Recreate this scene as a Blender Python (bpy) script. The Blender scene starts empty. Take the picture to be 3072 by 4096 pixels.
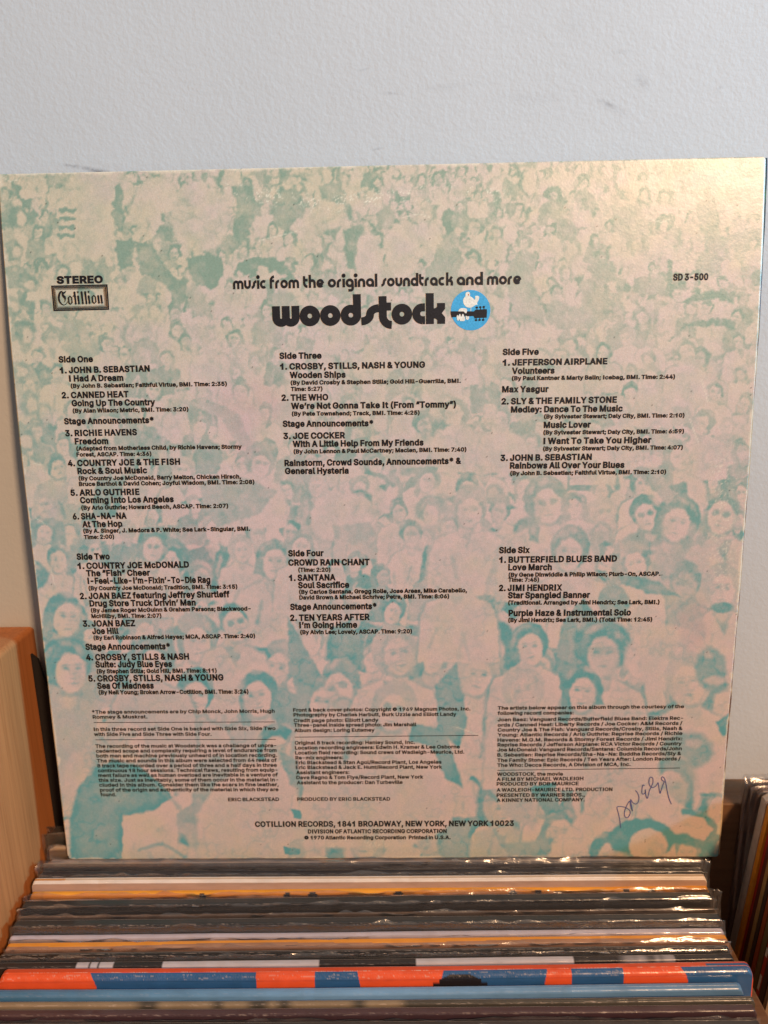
import bpy, math, random, os
import numpy as np

# ------------------------------------------------------------------ camera, light, exposure
S = 0.001                                  # everything below is written in millimetres
SC = bpy.context.scene
COL = SC.collection
FPX = 3077.0                               # focal length in pixels of the 3072 x 4096 photograph
C0 = np.array([7.42914, -318.97178, 255.01835])
RM = np.array([[0.99967981, -0.01349569, -0.02140443],
               [0.01737062, -0.24907613, 0.96832812],
               [-0.01839959, -0.96838987, -0.24876195]])
cd = bpy.data.cameras.new('camera')
cd.sensor_fit = 'VERTICAL'; cd.sensor_height = 36.0; cd.lens = 36.0 * FPX / 4096.0
cd.clip_start = 0.01; cd.clip_end = 50.0
cd.dof.use_dof = True; cd.dof.focus_distance = 0.332; cd.dof.aperture_fstop = 8.0
cam = bpy.data.objects.new('camera', cd); COL.objects.link(cam)
from mathutils import Matrix, Vector
M4 = Matrix.Identity(4)
for i in range(3):
    M4[i][0] = RM[i, 0]; M4[i][1] = -RM[i, 1]; M4[i][2] = -RM[i, 2]; M4[i][3] = C0[i] * S
cam.matrix_world = M4
SC.camera = cam

wd = bpy.data.worlds.new('World'); SC.world = wd; wd.use_nodes = True
bgn = wd.node_tree.nodes['Background']
bgn.inputs[0].default_value = (1.0, 0.97, 0.94, 1); bgn.inputs[1].default_value = 0.15

def aim(o, loc, to):
    o.location = Vector(loc) * S
    d = (Vector(to) - Vector(loc)).normalized()
    o.rotation_euler = d.to_track_quat('-Z', 'Y').to_euler()

def area(name, loc, to, power, colr, sx, sy, spread=180):
    l = bpy.data.lights.new(name, 'AREA'); l.shape = 'RECTANGLE'; l.size = sx * S; l.size_y = sy * S
    l.energy = power; l.color = colr; l.spread = math.radians(spread)
    o = bpy.data.objects.new(name, l); COL.objects.link(o); aim(o, loc, to); return o

# warm ceiling lamp high on the right; cool daylight raking in from a window far to the right
area('warm_lamp', (1230, -2030, 1650), (0, 0, 120), 68.0, (1.0, 0.61, 0.34), 250, 250)
sl = bpy.data.lights.new('window_light', 'SPOT'); sl.energy = 560.0; sl.color = (0.17, 0.62, 1.0)
sl.spot_size = math.radians(15.6); sl.spot_blend = 0.6; sl.shadow_soft_size = 0.22
so = bpy.data.objects.new('window_light', sl); COL.objects.link(so); aim(so, (2600, -1000, 1300), (25, 20, 400))

SC.view_settings.view_transform = 'Standard'
SC.view_settings.look = 'None'
SC.view_settings.exposure = 0.12
SC.view_settings.gamma = 1.0

# ------------------------------------------------------------------ maths shared by the builders
RNG = np.random.default_rng(7)
random.seed(7)
LEAN = math.radians(4.0)
UPV = np.array([0, math.sin(LEAN), math.cos(LEAN)])       # up along the leaning sleeve
NRM = np.array([0, -math.cos(LEAN), math.sin(LEAN)])      # out of its printed face
W = 315.0
YW = 315 * math.sin(LEAN) + 8.0                           # wall plane

def bow(v):                                               # the sleeve bulges a little over its records
    s = np.clip(v / W, 0, 1)
    return 4.6 * 6.75 * s * (1 - s) ** 2
def surf(u, v, off=0.0):
    u = np.asarray(u, float); v = np.asarray(v, float)
    w = bow(v) + off
    return ((u - W / 2)[..., None] * np.array([1.0, 0, 0]) + (W - v)[..., None] * UPV + w[..., None] * NRM)
def px2uv(x, y):                                          # photograph pixel -> place on the sleeve
    x = np.asarray(x, float); y = np.asarray(y, float)
    r = np.stack([(x - 1536) / FPX, (y - 2048) / FPX, np.ones_like(x)], -1) @ RM.T
    w = np.zeros_like(x)
    for _ in range(6):
        k = (w - C0 @ NRM) / (r @ NRM)
        P = C0 + r * k[..., None]
        u = P[..., 0] + W / 2; v = W - P @ UPV
        w = bow(v)
    return u, v
def proj(P):
    c = (P - C0) @ RM
    return c[..., 0] / c[..., 2] * FPX + 1536, c[..., 1] / c[..., 2] * FPX + 2048
def hit(x, y, ax, val):
    r = RM @ np.array([(x - 1536) / FPX, (y - 2048) / FPX, 1.0])
    return C0 + r * (val - C0[ax]) / r[ax]
def sstep(a, b, x):
    t = np.clip((x - a) / (b - a), 0, 1); return t * t * (3 - 2 * t)

# ------------------------------------------------------------------ objects
def tag(o, label=None, cat=None, group=None, kind=None):
    if label: o['label'] = label
    if cat: o['category'] = cat
    if group: o['group'] = group
    if kind: o['kind'] = kind
    return o
def empty(name, loc):
    o = bpy.data.objects.new(name, None); COL.objects.link(o)
    o.location = Vector([float(c) for c in loc]) * S; o.empty_display_size = 0.02
    return o
def mesh_obj(name, V, F, mat, parent=None, cols=None, smooth=False, org=None):
    """V in world millimetres; the object's own origin sits at its parent's or at org"""
    V = np.asarray(V, float).reshape(-1, 3)
    o0 = np.zeros(3)
    if parent is not None: o0 = np.array(parent.location) / S
    elif org is not None: o0 = np.array(org, float)
    me = bpy.data.meshes.new(name)
    vv = ((V - o0) * S).astype(np.float32)
    if isinstance(F, np.ndarray) and F.ndim == 2:
        n, k = F.shape
        me.vertices.add(len(vv)); me.vertices.foreach_set('co', vv.ravel())
        me.loops.add(n * k); me.loops.foreach_set('vertex_index', F.astype(np.int32).ravel())
        me.polygons.add(n)
        me.polygons.foreach_set('loop_start', np.arange(0, n * k, k, dtype=np.int32))
        try: me.polygons.foreach_set('loop_total', np.full(n, k, dtype=np.int32))
        except Exception: pass
        me.update(calc_edges=True)
    else:
        me.from_pydata([tuple(map(float, p)) for p in vv], [], [tuple(map(int, f)) for f in F])
        me.update()
    me.validate()
    if cols is not None:
        a = me.color_attributes.new('Col', 'FLOAT_COLOR', 'POINT')
        c = np.ones((len(vv), 4), np.float32); c[:, :3] = np.asarray(cols, np.float32)[:, :3]
        a.data.foreach_set('color', c.ravel())
    if smooth: me.polygons.foreach_set('use_smooth', np.ones(len(me.polygons), bool))
    me.materials.append(mat)
    o = bpy.data.objects.new(name, me); COL.objects.link(o)
    if parent is not None: o.parent = parent
    elif org is not None: o.location = Vector([float(c) for c in o0]) * S
    return o
def grid_faces(nr, nc):
    i = np.arange((nr - 1))[:, None] * nc + np.arange(nc - 1)[None, :]
    i = i.ravel()
    return np.stack([i, i + 1, i + nc + 1, i + nc], 1)
def box(x0, x1, y0, y1, z0, z1, b=0.0):
    """a box, its upper edges eased by b"""
    V = []; F = []
    V += [(x0, y0, z0), (x1, y0, z0), (x1, y1, z0), (x0, y1, z0)]
    if b <= 0:
        V += [(x0, y0, z1), (x1, y0, z1), (x1, y1, z1), (x0, y1, z1)]
        F = [(3, 2, 1, 0), (0, 1, 5, 4), (1, 2, 6, 5), (2, 3, 7, 6), (3, 0, 4, 7), (4, 5, 6, 7)]
        return V, F
    rings = 5
    F = [(3, 2, 1, 0)]
    for k in range(rings + 1):
        a = k / rings * math.pi / 2
        d = b * (1 - math.cos(a)); z = z1 - b + b * math.sin(a)
        V += [(x0 + d, y0 + d, z), (x1 - d, y0 + d, z), (x1 - d, y1 - d, z), (x0 + d, y1 - d, z)]
    for k in range(rings + 1):
        for j in range(4):
            a0 = k * 4 + j; a1 = k * 4 + (j + 1) % 4
            F.append((a0, a1, a1 + 4, a0 + 4))
    n = len(V); F.append((n - 4, n - 3, n - 2, n - 1))
    return V, F

# ------------------------------------------------------------------ materials
def newmat(name):
    m = bpy.data.materials.new(name); m.use_nodes = True
    nt = m.node_tree; b = nt.nodes['Principled BSDF']
    return m, nt, b
def nd(nt, t, **kw):
    n = nt.nodes.new(t)
    for k, v in kw.items(): setattr(n, k, v)
    return n
def noise(nt, scale, detail=4, rough=0.55, vec=None, mapscale=None, dist=0.0):
    n = nd(nt, 'ShaderNodeTexNoise'); n.inputs['Scale'].default_value = scale
    n.inputs['Detail'].default_value = detail; n.inputs['Roughness'].default_value = rough
    n.inputs['Distortion'].default_value = dist
    tc = nd(nt, 'ShaderNodeTexCoord'); src = tc.outputs['Object']
    if mapscale:
        mp = nd(nt, 'ShaderNodeMapping'); mp.inputs['Scale'].default_value = mapscale
        nt.links.new(src, mp.inputs[0]); src = mp.outputs[0]
    nt.links.new(src, n.inputs['Vector'])
    return n.outputs['Fac']
def ramp(nt, src, stops):
    r = nd(nt, 'ShaderNodeValToRGB'); nt.links.new(src, r.inputs[0])
    el = r.color_ramp.elements
    el[0].position = stops[0][0]; el[0].color = (*stops[0][1], 1)
    el[1].position = stops[-1][0]; el[1].color = (*stops[-1][1], 1)
    for p, c in stops[1:-1]:
        e = el.new(p); e.color = (*c, 1)
    return r.outputs[0]
def mixc(nt, f, a, b, mode='MIX'):
    m = nd(nt, 'ShaderNodeMix', data_type='RGBA', blend_type=mode)
    for s, k in ((f, 0), (a, 6), (b, 7)):
        if isinstance(s, (int, float)): m.inputs[k].default_value = s
        elif isinstance(s, tuple): m.inputs[k].default_value = (*s, 1)
        else: nt.links.new(s, m.inputs[k])
    return m.outputs[2]
def bump(nt, b, h, strength, dist=0.0002):
    n = nd(nt, 'ShaderNodeBump'); n.inputs['Strength'].default_value = strength
    n.inputs['Distance'].default_value = dist
    nt.links.new(h, n.inputs['Height'])
    nt.links.new(n.outputs[0], b.inputs['Normal'])
    return n
def mth(nt, op, a, b=None, clamp=False):
    m = nd(nt, 'ShaderNodeMath', operation=op); m.use_clamp = clamp
    for s, k in ((a, 0), (b, 1)):
        if s is None: continue
        if isinstance(s, (int, float)): m.inputs[k].default_value = s
        else: nt.links.new(s, m.inputs[k])
    return m.outputs[0]

def mat_print():                                     # laminated cover card carrying the printed crowd
    m, nt, b = newmat('printed_card')
    a = nd(nt, 'ShaderNodeVertexColor', layer_name='Col')
    g = noise(nt, 2300, 2, 0.7)
    c = mixc(nt, 1.0, a.outputs[0], ramp(nt, g, [(0.25, (0.84, 0.85, 0.86)), (0.75, (1.13, 1.12, 1.10))]), 'MULTIPLY')
    nt.links.new(c, b.inputs['Base Color'])
    b.inputs['Roughness'].default_value = 0.36
    b.inputs['Specular IOR Level'].default_value = 0.75
    h = mth(nt, 'ADD', mth(nt, 'MULTIPLY', noise(nt, 900, 3, 0.6), 0.7), mth(nt, 'MULTIPLY', noise(nt, 60, 3, 0.5), 2.5))
    bump(nt, b, h, 0.42, 0.0002)
    return m
def mat_vcol(name, rough=0.38, spec=0.5, grain=0.12, coat=0.0):
    m, nt, b = newmat(name)
    a = nd(nt, 'ShaderNodeVertexColor', layer_name='Col')
    g = noise(nt, 260, 4, 0.65, mapscale=(0.25, 1, 1))
    c = mixc(nt, 1.0, a.outputs[0], ramp(nt, g, [(0.3, (1 - grain,) * 3), (0.7, (1 + grain,) * 3)]), 'MULTIPLY')
    nt.links.new(c, b.inputs['Base Color'])
    b.inputs['Roughness'].default_value = rough
    b.inputs['Specular IOR Level'].default_value = spec
    b.inputs['Coat Weight'].default_value = coat
    bump(nt, b, noise(nt, 700, 3, 0.6), 0.35, 0.00015)
    return m
def mat_ink(name, colr, rough=0.45):
    m, nt, b = newmat(name)
    g = noise(nt, 1500, 2, 0.6)
    c = ramp(nt, g, [(0.3, tuple(x * 0.85 for x in colr)), (0.75, tuple(min(1, x * 1.2 + 0.006) for x in colr))])
    nt.links.new(c, b.inputs['Base Color']); b.inputs['Roughness'].default_value = rough; b.inputs['Specular IOR Level'].default_value = .3
    return m
def mat_plastic():
    m, nt, b = newmat('clear_plastic_film')
    out = nt.nodes['Material Output']
    tr = nd(nt, 'ShaderNodeBsdfTransparent'); tr.inputs[0].default_value = (0.93, 0.93, 0.94, 1)
    gl = nd(nt, 'ShaderNodeBsdfGlossy'); gl.inputs['Roughness'].default_value = 0.22
    gl.inputs[0].default_value = (0.95, 0.95, 0.95, 1)
    df = nd(nt, 'ShaderNodeBsdfDiffuse'); df.inputs[0].default_value = (0.75, 0.76, 0.78, 1)
    bn = nd(nt, 'ShaderNodeBump'); bn.inputs['Strength'].default_value = 0.7; bn.inputs['Distance'].default_value = 0.0006
    nt.links.new(noise(nt, 240, 4, 0.6, mapscale=(0.5, 1, 1), dist=1.0), bn.inputs['Height'])
    nt.links.new(bn.outputs[0], gl.inputs['Normal'])
    m1 = nd(nt, 'ShaderNodeMixShader'); m1.inputs[0].default_value = 0.22
    nt.links.new(gl.outputs[0], m1.inputs[1]); nt.links.new(df.outputs[0], m1.inputs[2])
    lw = nd(nt, 'ShaderNodeLayerWeight'); lw.inputs[0].default_value = 0.28
    f = mth(nt, 'ADD', mth(nt, 'MULTIPLY', lw.outputs['Fresnel'], 0.75), 0.15, True)
    m2 = nd(nt, 'ShaderNodeMixShader')
    nt.links.new(f, m2.inputs[0]); nt.links.new(tr.outputs[0], m2.inputs[1]); nt.links.new(m1.outputs[0], m2.inputs[2])
    nt.links.new(m2.outputs[0], out.inputs[0])
    return m
def mat_wood(name, light, dark, gscale=(1.0, 1.0, 0.03), rough=0.42, fine=420.0):
    m, nt, b = newmat(name)
    g1 = noise(nt, fine, 4, 0.6, mapscale=gscale)
    g2 = noise(nt, fine * 0.22, 3, 0.6, mapscale=gscale, dist=0.6)
    a = ramp(nt, g1, [(0.36, dark), (0.5, tuple((x * 0.35 + y * 0.65) for x, y in zip(dark, light))), (0.68, light)])
    c = mixc(nt, 0.55, a, ramp(nt, g2, [(0.3, tuple(x * 0.78 for x in light)), (0.7, tuple(min(1, x * 1.12) for x in light))]))
    nt.links.new(c, b.inputs['Base Color']); b.inputs['Roughness'].default_value = rough
    b.inputs['Specular IOR Level'].default_value = 0.3
    bump(nt, b, g1, 0.25, 0.0003)
    return m
def mat_wall():
    m, nt, b = newmat('painted_plaster')
    tc = nd(nt, 'ShaderNodeTexCoord')
    base = ramp(nt, noise(nt, 9, 3, 0.5), [(0.3, (0.535, 0.552, 0.55)), (0.7, (0.575, 0.59, 0.588))])
    # grey scuffs: (x mm, z mm, half length, half height, tilt, strength)
    sc = [(-117, 315.5, 9, 1.5, -0.22, 1.0), (-128, 318, 8, 1.0, -0.15, 0.55), (96, 336, 8, 1.9, -0.45, .60), (108, 345, 5, 3.2, -.7, .38),
          (98, 356, 7, 1.2, .1, .30), (6, 343, 5, 1.0, -.1, .45), (30, 345, 16, 2.2, .05, .16), (62, 340, 20, 2.5, -.05, .12),
          (-5, 352, 3, .7, .2, .25), (80, 366, 8, 8, 0, .10), (140, 342, 3, 1.1, .8, .35), (0, 322, 3, .8, .1, .3)]
    tot = None
    n1 = noise(nt, 330, 5, 0.75)
    for x, z, hx, hz, t, s in sc:
        mp = nd(nt, 'ShaderNodeMapping', vector_type='TEXTURE')
        mp.inputs['Location'].default_value = (x * S, 0, z * S); mp.inputs['Rotation'].default_value = (0, -t, 0)
        mp.inputs['Scale'].default_value = (hx * S, 1, hz * S)
        nt.links.new(tc.outputs['Object'], mp.inputs[0])
        ln = nd(nt, 'ShaderNodeVectorMath', operation='LENGTH'); nt.links.new(mp.outputs[0], ln.inputs[0])
        f = mth(nt, 'SUBTRACT', 1.25, ln.outputs['Value'], True)
        f = mth(nt, 'MULTIPLY', mth(nt, 'MULTIPLY', f, f), s * (0.7 if x > 0 else 1.0))
        tot = f if tot is None else mth(nt, 'ADD', tot, f, True)
    k = ramp(nt, n1, [(0.38, (0, 0, 0)), (0.62, (1, 1, 1))])
    f = mth(nt, 'MULTIPLY', tot, mth(nt, 'ADD', mth(nt, 'MULTIPLY', k, 0.8), 0.12), True)
    c = mixc(nt, f, base, (0.10, 0.095, 0.11))
    nt.links.new(c, b.inputs['Base Color'])
    b.inputs['Roughness'].default_value = 0.62
    h = mth(nt, 'ADD', mth(nt, 'MULTIPLY', noise(nt, 560, 2, 0.5), 1.0), mth(nt, 'MULTIPLY', noise(nt, 170, 2, 0.5), 1.0))
    bump(nt, b, h, 0.32, 0.00038)
    return m

M_PRINT = mat_print()
M_VC = mat_vcol('printed_card_edge')
M_GLOSS = mat_vcol('glossy_printed_card', rough=0.27, coat=0.25)
M_BLACK = mat_ink('black_ink', (0.008, 0.007, 0.009), .55)
M_SMALL = mat_ink('black_ink_small_print', (0.014, 0.016, 0.018), .55)
M_BLUE = mat_ink('sky_blue_ink', (0.055, 0.37, 0.62))
M_CREAM = mat_ink('unprinted_cream', (0.80, 0.74, 0.62))
M_RED = mat_ink('red_ink', (0.55, 0.13, 0.06))
M_PEN = mat_ink('blue_ballpoint_ink', (0.10, 0.11, 0.24))
M_FILM = mat_plastic()
M_WALL = mat_wall()
M_BEECH = mat_wood('beech_wood', (0.52, 0.190, 0.062), (0.33, 0.105, 0.030), rough=.5, fine=900.0, gscale=(1.0, 1.0, 0.02))
M_BROWN = mat_wood('brown_wood', (0.20, 0.105, 0.055), (0.11, 0.055, 0.028), gscale=(0.03, 1, 1))
M_CARD = mat_vcol('bare_cardboard', rough=0.8, grain=0.2)

# ------------------------------------------------------------------ the setting
wv, wf = box(-900, 900, YW, YW + 60, -360, 900)
tag(mesh_obj('wall', wv, wf, M_WALL, org=(0, YW, 0)), kind='structure')
fv, ff = box(-900, 900, -700, YW - 0.5, -372, -345)
tag(mesh_obj('shelf_board', fv, ff, M_BROWN, org=(0, 0, -345)), kind='structure')

# the wooden bin: tall side panel on the left, divider on the right, back boards, base
bin_ = tag(empty('record_bin', (-8, -80, -345)), 'wooden record bin with tall beech side panel on the left and low brown divider', 'record bin')
v, f = box(-193, -173.3, -330, YW - 0.6, -344, 110.7, 2.6); mesh_obj('side_panel', v, f, M_BEECH, bin_, smooth=False)
v, f = box(150.5, 157.5, -330, 2.0, -344, -30, 1.0); mesh_obj('divider', v, f, M_BROWN, bin_)
v, f = box(-173.0, 157.0, YW - 5.0, YW - 1.6, -344, 9, .6); mesh_obj('back_panel', v, f, M_BROWN, bin_)
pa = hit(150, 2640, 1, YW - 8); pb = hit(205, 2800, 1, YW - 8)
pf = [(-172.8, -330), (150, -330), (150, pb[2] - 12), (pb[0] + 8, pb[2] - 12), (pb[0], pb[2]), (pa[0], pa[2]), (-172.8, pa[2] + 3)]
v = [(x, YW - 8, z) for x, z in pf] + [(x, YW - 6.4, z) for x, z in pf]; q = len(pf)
mesh_obj('shade_card', v, [tuple(range(q)), tuple(range(2 * q - 1, q - 1, -1))] + [(i, q + i, q + (i + 1) % q, (i + 1) % q) for i in range(q)], mat_ink('shade_black', (.012, .010, .009), .8), bin_)  # added black sheet, cut to the shadow's edge; stands in for shade on the wall
v, f = box(157.9, 520, 7.3, YW - 1.8, -344, 24, 1.0); mesh_obj('back_panel', v, f, M_BROWN, bin_)
v, f = box(-173.0, 150.2, -330, YW - 5.4, -344, -336); mesh_obj('base_panel', v, f, M_BROWN, bin_)

# ------------------------------------------------------------------ the crowd printed on the sleeve (a generic crowd, painted in code)
AW, AH = 1659, 2212                       # the painting is laid out on this raster
def vnoise(h, w, cell, seed):
    r = np.random.default_rng(seed)
    gh, gw = int(h / cell) + 3, int(w / cell) + 3
    g = r.random((gh, gw))
    y = np.arange(h) / cell; x = np.arange(w) / cell
    yi = y.astype(int); xi = x.astype(int); fy = y - yi; fx = x - xi
    fy = fy * fy * (3 - 2 * fy); fx = fx * fx * (3 - 2 * fx)
    a = g[yi][:, xi]; b = g[yi][:, xi + 1]; c = g[yi + 1][:, xi]; d = g[yi + 1][:, xi + 1]
    return (a * (1 - fx) + b * fx) * (1 - fy)[:, None] + (c * (1 - fx) + d * fx) * fy[:, None]
def fbm(h, w, cell, seed, octs=3):
    t = 0; s = 0; k = 1.0
    for o in range(octs):
        t = t + k * vnoise(h, w, max(cell / 2 ** o, 1.5), seed + o); s += k; k *= 0.55
    return t / s
T = 0.08 + 0.30 * sstep(0.45, 0.62, fbm(AH, AW, 34, 11))
PKM = np.zeros((AH, AW))                  # pinkish passages

def region(x0, y0, x1, y1):
    X0, Y0 = max(0, int(x0)), max(0, int(y0)); X1, Y1 = min(AW, int(x1) + 1), min(AH, int(y1) + 1)
    if X1 <= X0 or Y1 <= Y0: return None
    yy, xx = np.mgrid[Y0:Y1, X0:X1]
    return slice(Y0, Y1), slice(X0, X1), xx.astype(float), yy.astype(float)
def ell(cx, cy, rx, ry, tone, soft=2.0, al=1.0, rot=0.0, arr=None):
    A = T if arr is None else arr
    m = max(rx, ry) + soft * 2
    R = region(cx - m, cy - m, cx + m, cy + m)
    if R is None: return
    sy, sx, xx, yy = R
    c, s = math.cos(rot), math.sin(rot)
    dx = (xx - cx) * c + (yy - cy) * s; dy = -(xx - cx) * s + (yy - cy) * c
    d = (np.sqrt((dx / rx) ** 2 + (dy / ry) ** 2) - 1) * min(rx, ry)
    k = al * (1 - sstep(-soft, soft, d))
    A[sy, sx] += (tone - A[sy, sx]) * k
def poly(pts, tone, soft=2.0, al=1.0, arr=None):
    A = T if arr is None else arr
    P = np.array(pts, float)
    R = region(P[:, 0].min() - soft * 2, P[:, 1].min() - soft * 2, P[:, 0].max() + soft * 2, P[:, 1].max() + soft * 2)
    if R is None: return
    sy, sx, xx, yy = R
    ins = np.zeros(xx.shape, bool); dm = np.full(xx.shape, 1e9)
    for i in range(len(P)):
        ax, ay = P[i]; bx, by = P[(i + 1) % len(P)]
        cnd = ((ay > yy) != (by > yy))
        if ay != by: ins ^= cnd & (xx < (bx - ax) * (yy - ay) / (by - ay) + ax)
        L = (bx - ax) ** 2 + (by - ay) ** 2 + 1e-9
        t = np.clip(((xx - ax) * (bx - ax) + (yy - ay) * (by - ay)) / L, 0, 1)
        dm = np.minimum(dm, np.hypot(xx - ax - t * (bx - ax), yy - ay - t * (by - ay)))
    d = np.where(ins, -dm, dm)
    k = al * (1 - sstep(-soft, soft, d))
    A[sy, sx] += (tone - A[sy, sx]) * k
def line(pts, wd_, tone, soft=1.5, al=1.0):
    for (ax, ay), (bx, by) in zip(pts[:-1], pts[1:]):
        R = region(min(ax, bx) - wd_ - soft, min(ay, by) - wd_ - soft, max(ax, bx) + wd_ + soft, max(ay, by) + wd_ + soft)
        if R is None: continue
        sy, sx, xx, yy = R
        L = (bx - ax) ** 2 + (by - ay) ** 2 + 1e-9
        t = np.clip(((xx - ax) * (bx - ax) + (yy - ay) * (by - ay)) / L, 0, 1)
        d = np.hypot(xx - ax - t * (bx - ax), yy - ay - t * (by - ay)) - wd_ / 2
        k = al * (1 - sstep(-soft, soft, d))
        T[sy, sx] += (tone - T[sy, sx]) * k

def person(cx, cy, h, hair='short', body=0.1, face=0.08, look=0.0, dark=0.85, rnd=None, shoulders=True):
    """one figure of the crowd: h is the height of the head; tones: 0 paper, 1 full teal"""
    r = rnd or random
    sf = max(1.2, h * 0.035)
    if shoulders:
        bw = h * r.uniform(0.85, 1.1)
        rim = dark * r.uniform(.35, .75)
        P = [(-.22, .35), (-.3, .55), (-.85, .78), (-1.0, 1.15), (-1.08, 2.3), (1.08, 2.3), (1.0, 1.15), (.85, .78), (.3, .55), (.22, .35)]
        poly([(cx + x * bw * 1.07, cy + y * h - h * .03) for x, y in P], rim, sf * 1.3, .75)
        poly([(cx + x * bw, cy + y * h + h * .03) for x, y in P], body, sf, .95)
        for _ in range(r.choice((1, 2, 3))):                       # folds and arms
            x = cx + r.uniform(-.8, .8) * bw; y = cy + r.uniform(1.0, 1.7) * h
            line([(x, y), (x + r.uniform(-.2, .2) * h, y + r.uniform(.3, .8) * h)], h * r.uniform(.05, .14), dark * r.uniform(.3, .7), sf * 1.3, .7)
        if r.random() < .3:
            poly([(cx - .25 * h, cy + .6 * h), (cx + .25 * h, cy + .6 * h), (cx + .05 * h, cy + 1.15 * h)], dark * .6, sf, .8)
    th_ = r.uniform(-.28, .28); ct, st_ = math.cos(th_), math.sin(th_)
    def pt(x, y): return cx + (x * ct - y * st_) * h, cy + (x * st_ + y * ct) * h
    def E(x, y, rx, ry, tone, sf_=sf, al=1.0, rot=0.0): a, b = pt(x, y); ell(a, b, rx * h, ry * h, tone, sf_, al, rot + th_)
    wob = lambda q: q * r.uniform(.85, 1.15)
    if hair == 'afro': E(0, -.14, wob(.6), wob(.56), dark, sf * 1.8)
    elif hair == 'long':
        E(0, -.05, wob(.47), wob(.55), dark)
        a = r.uniform(.35, .95); b = r.uniform(.2, .95)
        poly([pt(*q) for q in ((-.46, -.02), (-.2, -.1), (-.22, .45), (-.3, a), (-.52, a * .9))], dark * r.uniform(.7, 1), sf, .9)
        poly([pt(*q) for q in ((.46, -.02), (.2, -.1), (.22, .45), (.3, b), (.52, b * .9))], dark * r.uniform(.6, 1), sf, .9)
    elif hair == 'hat':
        E(0, -.05, .44, .52, dark * .8); E(0, -.26, .68, .13, dark, sf, 1, r.uniform(-.2, .2)); E(0, -.42, .38, .27, dark * .55)
    elif hair == 'light': E(0, -.04, .50, .58, dark * .4)
    else: E(0, -.10, wob(.42), wob(.50), dark)
    for _ in range(3):                                             # light catching the hair
        a = r.uniform(-2.9, -.2); E(.4 * math.cos(a), -.1 + .42 * math.sin(a), .13, .06, dark * .45, sf * 1.5, .6, a + 1.57)
    E(0, .60, .17, .22, face + .12, sf, .8)
    E(look * .1, .47, .24, .10, dark * .65, sf, .7)
    E(look * .12, .09, .30, .40, face)
    side = r.choice((-1, 1)); E(look * .12 + side * .2, .12, .13, .32, dark * .34, sf * 1.8, .75)
    if h > 17:
        fx = look * .17
        E(fx, -.02, .25, .09, face + dark * .22, sf * 1.5, .8)
        for sgn in (-1, 1):
            E(fx + sgn * .12, .0, .06, .035, dark * .75, sf * .6, .8)
            if h > 40: E(fx + sgn * .13, -.075, .09, .022, dark * .6, sf * .6, .7)
        E(fx + .03 * side, .13, .035, .09, dark * .35, sf * .8, .7); E(fx, .195, .07, .025, dark * .4, sf * .6, .7)
        E(fx, .29, .10, .028, dark * .6, sf * .5, .8); E(fx, .355, .08, .025, dark * .3, sf * .8, .7)
        if r.random() < .14: E(fx, .37, .23, .13, dark * .6, sf, .7); E(fx, .27, .13, .03, dark * .7, sf, .7)
        if r.random() < .15:
            for sgn in (-1, 1): E(fx + sgn * .13, .0, .095, .075, dark * .8, sf * .5, .8)

rr = random.Random(21)
def bit(x, y, h, r):
    """a scrap of the far crowd, too small to be a whole figure"""
    k = r.random(); d = r.uniform(.35, .8)
    if k < .30:                                       # a head seen as a cap of hair
        ell(x, y, .42 * h, .5 * h, d, 1.6); ell(x + r.uniform(-.12, .12) * h, y + .14 * h, .33 * h, .45 * h, .08, 1.6)
        if r.random() < .5: ell(x, y + .12 * h, .2 * h, .07 * h, d * .6, 1.2, .8)
    elif k < .58:                                     # a pale shirt, shaded down one side
        a = r.uniform(.5, 1.0) * h; b = r.uniform(.7, 1.5) * h; q = r.uniform(-.3, .3)
        ell(x + r.choice((-1, 1)) * a * .3, y, a, b, d * .8, 2.5, .85, q); ell(x, y - .06 * h, a * .85, b * .92, r.uniform(.03, .12), 2, .95, q)
        if r.random() < .5: line([(x - .2 * h, y + .1 * h), (x - .1 * h, y + b * .8)], .1 * h, d * .6, 1.6, .8)
    elif k < .80:                                     # a dark gap between people
        n = r.choice((5, 6, 7)); R_ = r.uniform(.35, .95) * h
        poly([(x + R_ * r.uniform(.5, 1.1) * math.cos(6.283 * i / n), y + R_ * r.uniform(.6, 1.8) * math.sin(6.283 * i / n)) for i in range(n)], d, 2.0, .9)
    else:                                             # strokes: sleeves, arms, hats
        a = r.uniform(-2.2, -.6) if r.random() < .7 else r.uniform(-.4, .4); L = r.uniform(.5, 1.3) * h
        line([(x, y), (x + L * .5 * math.cos(a), y + L * .5 * math.sin(a) + r.uniform(-2, 2)), (x + L * math.cos(a + .3), y + L * math.sin(a + .3))], r.uniform(.07, .2) * h, d, 1.5)
for _ in range(5200):
    x = rr.uniform(-10, 1670); y = 360 + 1480 * rr.random() ** 1.25
    bit(x, y, (17 + 22 * (y - 360) / 700.) * rr.uniform(.7, 1.3), rr)
y = 366.0
while y < 1880:
    k = (y - 366) / 1500
    h = 24 + 62 * k ** 1.35
    x = -30 + rr.uniform(0, h)
    while x < 1700:
        yy_ = y + rr.uniform(-.35, .35) * h
        hh = h * rr.uniform(.75, 1.2)
        if rr.random() < .30 + .55 * k ** .6:
            dk = rr.uniform(.45, .95)
            bd = rr.choice((.05, .08, .12, .3, .65, .8)) if k > .25 else rr.choice((.05, .07, .1, .5))
            person(x, yy_, hh, rr.choice(('short', 'long', 'long', 'afro', 'short', 'hat', 'light')), bd, rr.choice((.05, .08, .12, .3)), rr.uniform(-1, 1), dk, rr)
        x += h * rr.uniform(1.25, 2.1)
    y += h * rr.uniform(.95, 1.15)

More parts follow.
